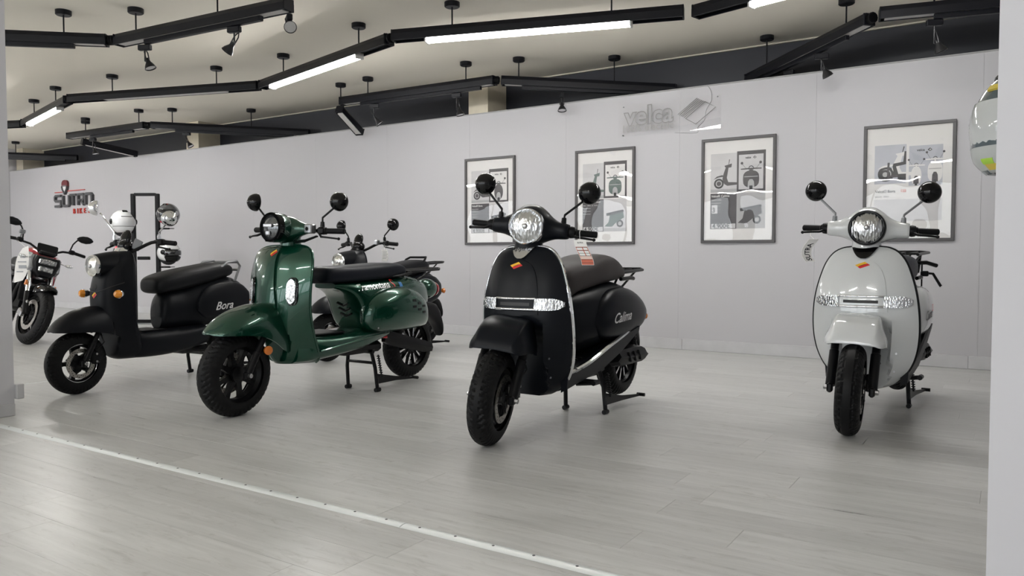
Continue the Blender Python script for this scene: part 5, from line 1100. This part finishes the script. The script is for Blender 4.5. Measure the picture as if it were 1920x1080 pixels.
# ================================================================ acrylic wall sign
x0, x1, z0, z1 = -3.360, -2.318, 2.105, 2.42; W, H = x1-x0, z1-z0
r = thing('acrylic_sign', 'clear acrylic sign with outlined letters and a striped diamond, above the middle posters', 'sign', (x0, RYB, z0), (radians(-3.4), 0, 0))
b = B(); b.box((W/2, -.028, H/2), (W, .005, H)); b.obj('plate', glassy('acrylic_plate', (1, 1, 1), 0.003, f0=.6, wscale=1.6), r, 'clear plate')
M_eng = mat('engraved_grey', (.25, .245, .235), .4)
def outline_txt(s, x, z, size, wid, name):
    vs, fs, bb = text_geo(s, size, outline=True, bevel=.0028, bold=.006)
    k = wid/(bb[1]-bb[0]); b = B(); b.add([(x+(v[0]-bb[0])*k, -.0325+v[2]*.6, z+(v[1])*k) for v in vs], fs); b.obj(name, M_eng, r, ang=60)
outline_txt('velca', .045*W, .36*H, .17, .51*W, 'sign_letters')
def fill_txt(s, x, z, size, wid, name, m, parent, y=-.0312, ext=.0, bold=0.0, hs=1.0):
    vs, fs, bb = text_geo(s, size, ext=ext, bold=bold); k = wid/(bb[1]-bb[0]); b = B()
    b.add([(x+(v[0]-bb[0])*k, y-v[2], z+v[1]*k*hs) for v in vs], fs); return b.obj(name, m, parent, ang=40)
txt_ = '100% electric'; vs, fs, full = text_geo(txt_, .07); kx = .51*W/(full[1]-full[0])
for i, ch in enumerate(txt_):
    if ch == ' ': continue
    _, _, bp = text_geo(txt_[:i+1], .07); vs, fs, bc = text_geo(ch, .07); dx = bp[1]-bc[1]
    b = B(); b.add([(.045*W+(v[0]+dx-full[0])*kx, -.0312, .13*H+v[1]*kx) for v in vs], fs); b.obj('sign_letter', mat('engraved_soft', (.33, .32, .31), .4), r, ang=80)
P = lambda u, v: (u*W, -.0325, v*H)
a, bq, cq, dq = (.595, .53), (.775, .97), (.95, .64), (.77, .18)
lp = lambda p, q_, t: (p[0]+(q_[0]-p[0])*t, p[1]+(q_[1]-p[1])*t)
b = B()
for k in range(6):
    t = k*.085; b.tube([P(*lp(a, dq, t)), P(*lp(bq, cq, t))], .0033, 6)
t = .5; b.tube([P(*lp(bq, cq, .425)), P(*cq), P(*dq), P(*lp(a, dq, .425))], .0033, 6); b.obj('sign_logo', M_eng, r)
for u, v in ((.03, .97), (.97, .97), (.03, .03), (.97, .03)):
    b = B(); b.lathe([(0.001+v*.018, .006), (.03, .006), (.034, .004)], (u*W*.98+.01, 0, v*H*.96+.006), n=10, dirm=(0, -1, 0)); b.obj('stand_off', M_steel, r)
b = B(); b.tube([(a_, -.004-.06*c_, c_) for a_, _, c_ in dens([(.86*W, -.003, .32+.10), (.90*W, -.003, .36), (.905*W, -.003, .27), (.86*W, -.003, .19), (.84*W, -.003, .09), (.78*W, -.003, .03), (.77*W, -.003, -.02), (.56*W, -.003, .0)], 4)], .0022, 5); b.obj('cable', mat('grey_cable', (.25, .25, .25), .5), r)

# shop sign on the far left of the wall: thick letters standing on the wall
r = thing('wall_sign', 'dark grey and red block lettering with a small head emblem, far left on the wall', 'sign', (-14.34, RYB, 1.66))
M_sg = mat('sign_dark_grey', (.065, .065, .07), .45); M_sr = mat('sign_red', (.50, .045, .03), .4); M_sbr = mat('sign_dark_red', (.13, .02, .025), .4)
def stroke(paths, t, name, m, d=.045):
    b = B()
    for p in paths:
        L_, R_ = [], []
        for i, pt in enumerate(p):
            a_ = Vector(p[max(i-1, 0)]); c_ = Vector(p[min(i+1, len(p)-1)]); v = (c_-a_).normalized(); n_ = Vector((-v.y, v.x))
            k = 1.0
            if 0 < i < len(p)-1:
                v1 = (Vector(pt)-a_).normalized(); k = 1/max(.5, n_.dot(Vector((-v1.y, v1.x))))
            L_.append(Vector(pt)+n_*t/2*k); R_.append(Vector(pt)-n_*t/2*k)
        b.loft([[(l.x, -d, l.y), (q_.x, -d, q_.y), (q_.x, 0, q_.y), (l.x, 0, l.y)] for l, q_ in zip(L_, R_)])
    return b.obj(name, m, r, ang=30)
lh, zb, t = .222, .116, .039
def LT(x, pts): return [(x+px*.20, zb+t/2+pz*(lh-t)) for px, pz in pts]
xs = [0.02, .30, .53, .78, 1.02]
stroke([LT(0.03, [(1, 1), (.15, 1), (0, .88), (0, .62), (.15, .5), (.85, .5), (1, .38), (1, .12), (.85, 0), (0, 0)])], t, 'letter', M_sg)
stroke([LT(.30, [(0, 1), (0, .15), (.15, 0), (.85, 0), (1, .15), (1, 1)])], t, 'letter', M_sg)
stroke([LT(.53, [(.02, 1), (1.05, 1)]), LT(.53, [(.5, 1), (.5, 0)])], t, 'letter', M_sg)
stroke([LT(.79, [(0, 0), (0, 1), (.8, 1), (.95, .85), (.95, .6), (.8, .45), (.1, .45)]), LT(.79, [(.5, .45), (.95, 0)])], t, 'letter', M_sg)
stroke([LT(1.03, [(0, 0), (0, .85), (.15, 1), (.85, 1), (1, .85), (1, 0)]), ], t, 'letter', M_sg)
for i, ch in enumerate('BIKES'):
    vs, fs, bb = text_geo(ch, .125, ext=.009, bold=.0015); x_ = [.60, .735, .805, .945, 1.085][i]
    b = B(); b.add([(x_+v[0]-bb[0], -.012-v[2], -.005+v[1]) for v in vs], fs); b.obj('letter', M_sr, r, ang=40)
b = B(); b.box((.135, -.01, .385), (.28, .02, .012)); b.box((.70, -.01, .395), (.55, .02, .012)); b.obj('red_line', M_sr, r)
n = 16
b = B(); b.prism([(.36+.095*cos(pi*k/n), .53+.06*sin(pi*k/n)) for k in range(n+1)] + [(.265, .475), (.455, .475)], -.035, 0); b.obj('emblem_cap', M_sbr, r)
b = B(); b.prism([(.275, .475), (.445, .475), (.43, .44), (.36, .37), (.29, .44)], -.03, 0); b.obj('emblem_face', M_helw, r)
stroke([[(.275, .48), (.29, .43), (.36, .352), (.43, .43), (.445, .48)]], .026, 'emblem_beard', M_sg)
b = B(); b.box((.36, -.037, .485), (.12, .006, .025)); b.obj('emblem_visor', M_greyp, r)

# ================================================================ paper tags on the handlebars
def hangtag(label, top, pts, half, face, string):
    o, b = paper('price_tag', label, 'tag', pts, [half]*len(pts), M_paper, 'paper tags on the handlebars')
    b = B(); b.tube([*string], .0013, 5); b.obj('string', M_paper, o); return o, b
V = Vector
def curve_tag(x, y, z, hgt, bend, n=9): return [(x+bend[0]*sin(pi*i/(n-1)*.5)**2, y+bend[1]*sin(pi*i/(n-1)*.5)**2, z-hgt*i/(n-1)) for i in range(n)]
# black scooter: red and white tag
cp = curve_tag(-1.80, 3.40, .985, .125, (.035, .02)); hf = V((.030, .008, 0))
o, _ = hangtag('red and white paper tag hanging from the black scooter\'s left grip', 0, cp, hf, 0, [(-1.80, 3.40, .985), (-1.803, 3.402, 1.02), (-1.80, 3.42, 1.066)])
fn = V((.008, -.030, 0)).normalized()*.0016
def on(i, u, off=1.0):
    k = min(int(i), len(cp)-2); f_ = i-k; p = V(cp[k])*(1-f_)+V(cp[k+1])*f_; return p + hf*u + fn*off
def patch(i0, i1, u0, u1, m, off, name, par):
    b = B(); n = 6; vs = []
    for k in range(n+1):
        i = i0+(i1-i0)*k/n; vs += [tuple(on(i, u0, off)), tuple(on(i, u1, off))]
    b.add(vs, [(2*k, 2*k+1, 2*k+3, 2*k+2) for k in range(n)]); b.obj(name, m, par)
patch(2.2, 7.9, -.95, .95, M_pink, 1.0, 'red_field', o)
for i in (2.3, 3.3, 4.2, 5.0, 6.2, 7.2): patch(i, i+.12, -.95, .95, M_ink, 1.5, 'rule', o)
for i in (2.45, 3.45, 4.3): patch(i, i+.75, -.85, .05, M_paper, 1.3, 'white_field', o); patch(i, i+.75, .2, .85, M_paper, 1.3, 'white_field', o)
patch(5.15, 6.1, -.9, .9, mat('tag_pale', '#e3c9be', .6), 1.3, 'white_field', o)
def tag_text(s, pos, sx, sz, m, par, wid, rot=0):
    vs, fs, bb = text_geo(s, .02, bold=.0004); k = wid/(bb[1]-bb[0]); b = B(); w_ = bb[1]-bb[0]
    b.add([tuple(V(pos) + sx*((v[0]-bb[0]-w_/2)*k) + sz*(v[1]*k)) for v in vs], fs); b.obj('lettering', m, par, ang=80)
tag_text('SUTRA', on(1.1, 0, 1.6), hf.normalized(), V((0, 0, 1)), M_ink, o, .03)
# white scooter: white tag seen at an angle
cp = curve_tag(-.965, 4.552, 1.000, .125, (-.018, .0)); cp = [(x-.030*sin(pi*i/8), y, z) for i, (x, y, z) in enumerate(cp)]; cp = [(x+.03, y, z) for x, y, z in cp]; hf = V((.022, .018, .0)); fn = V((.018, -.022, 0)).normalized()*.0016
o, _ = hangtag('white paper tag hanging from the white scooter\'s right grip', 0, cp, hf, 0, [cp[0], (-.955, 4.555, 1.02), (-.955, 4.558, 1.045)])
vs, fs, bb = text_geo('SUTRA', .05, bold=.001); b = B(); k = 6.2/(bb[1]-bb[0])
b.add([tuple(on(7.6-(v[0]-bb[0])*k, .6-1.1*(v[1]/(bb[3]-bb[2])), 1.2)) for v in vs], fs); b.obj('lettering', M_ink, o, ang=80)
# scooter behind: small white tag with grey lines
cp = curve_tag(-4.665, 5.13, .965, .10, (-.012, .01)); cp = [(x+.018*sin(pi*i/8), y, z) for i, (x, y, z) in enumerate(cp)]; hf = V((.028, .006, 0)); fn = V((.006, -.028, 0)).normalized()*.0016
o, _ = hangtag('white printed tag hanging from the scooter behind the green one', 0, cp, hf, 0, [cp[0], (-4.667, 5.135, .98), (-4.668, 5.15, 1.0)])
for k in range(6): patch(1.0+k*1.0, 1.3+k*1.0, -.8, .5 if k % 2 else .8, M_pg2, 1.3, 'text_line', o)
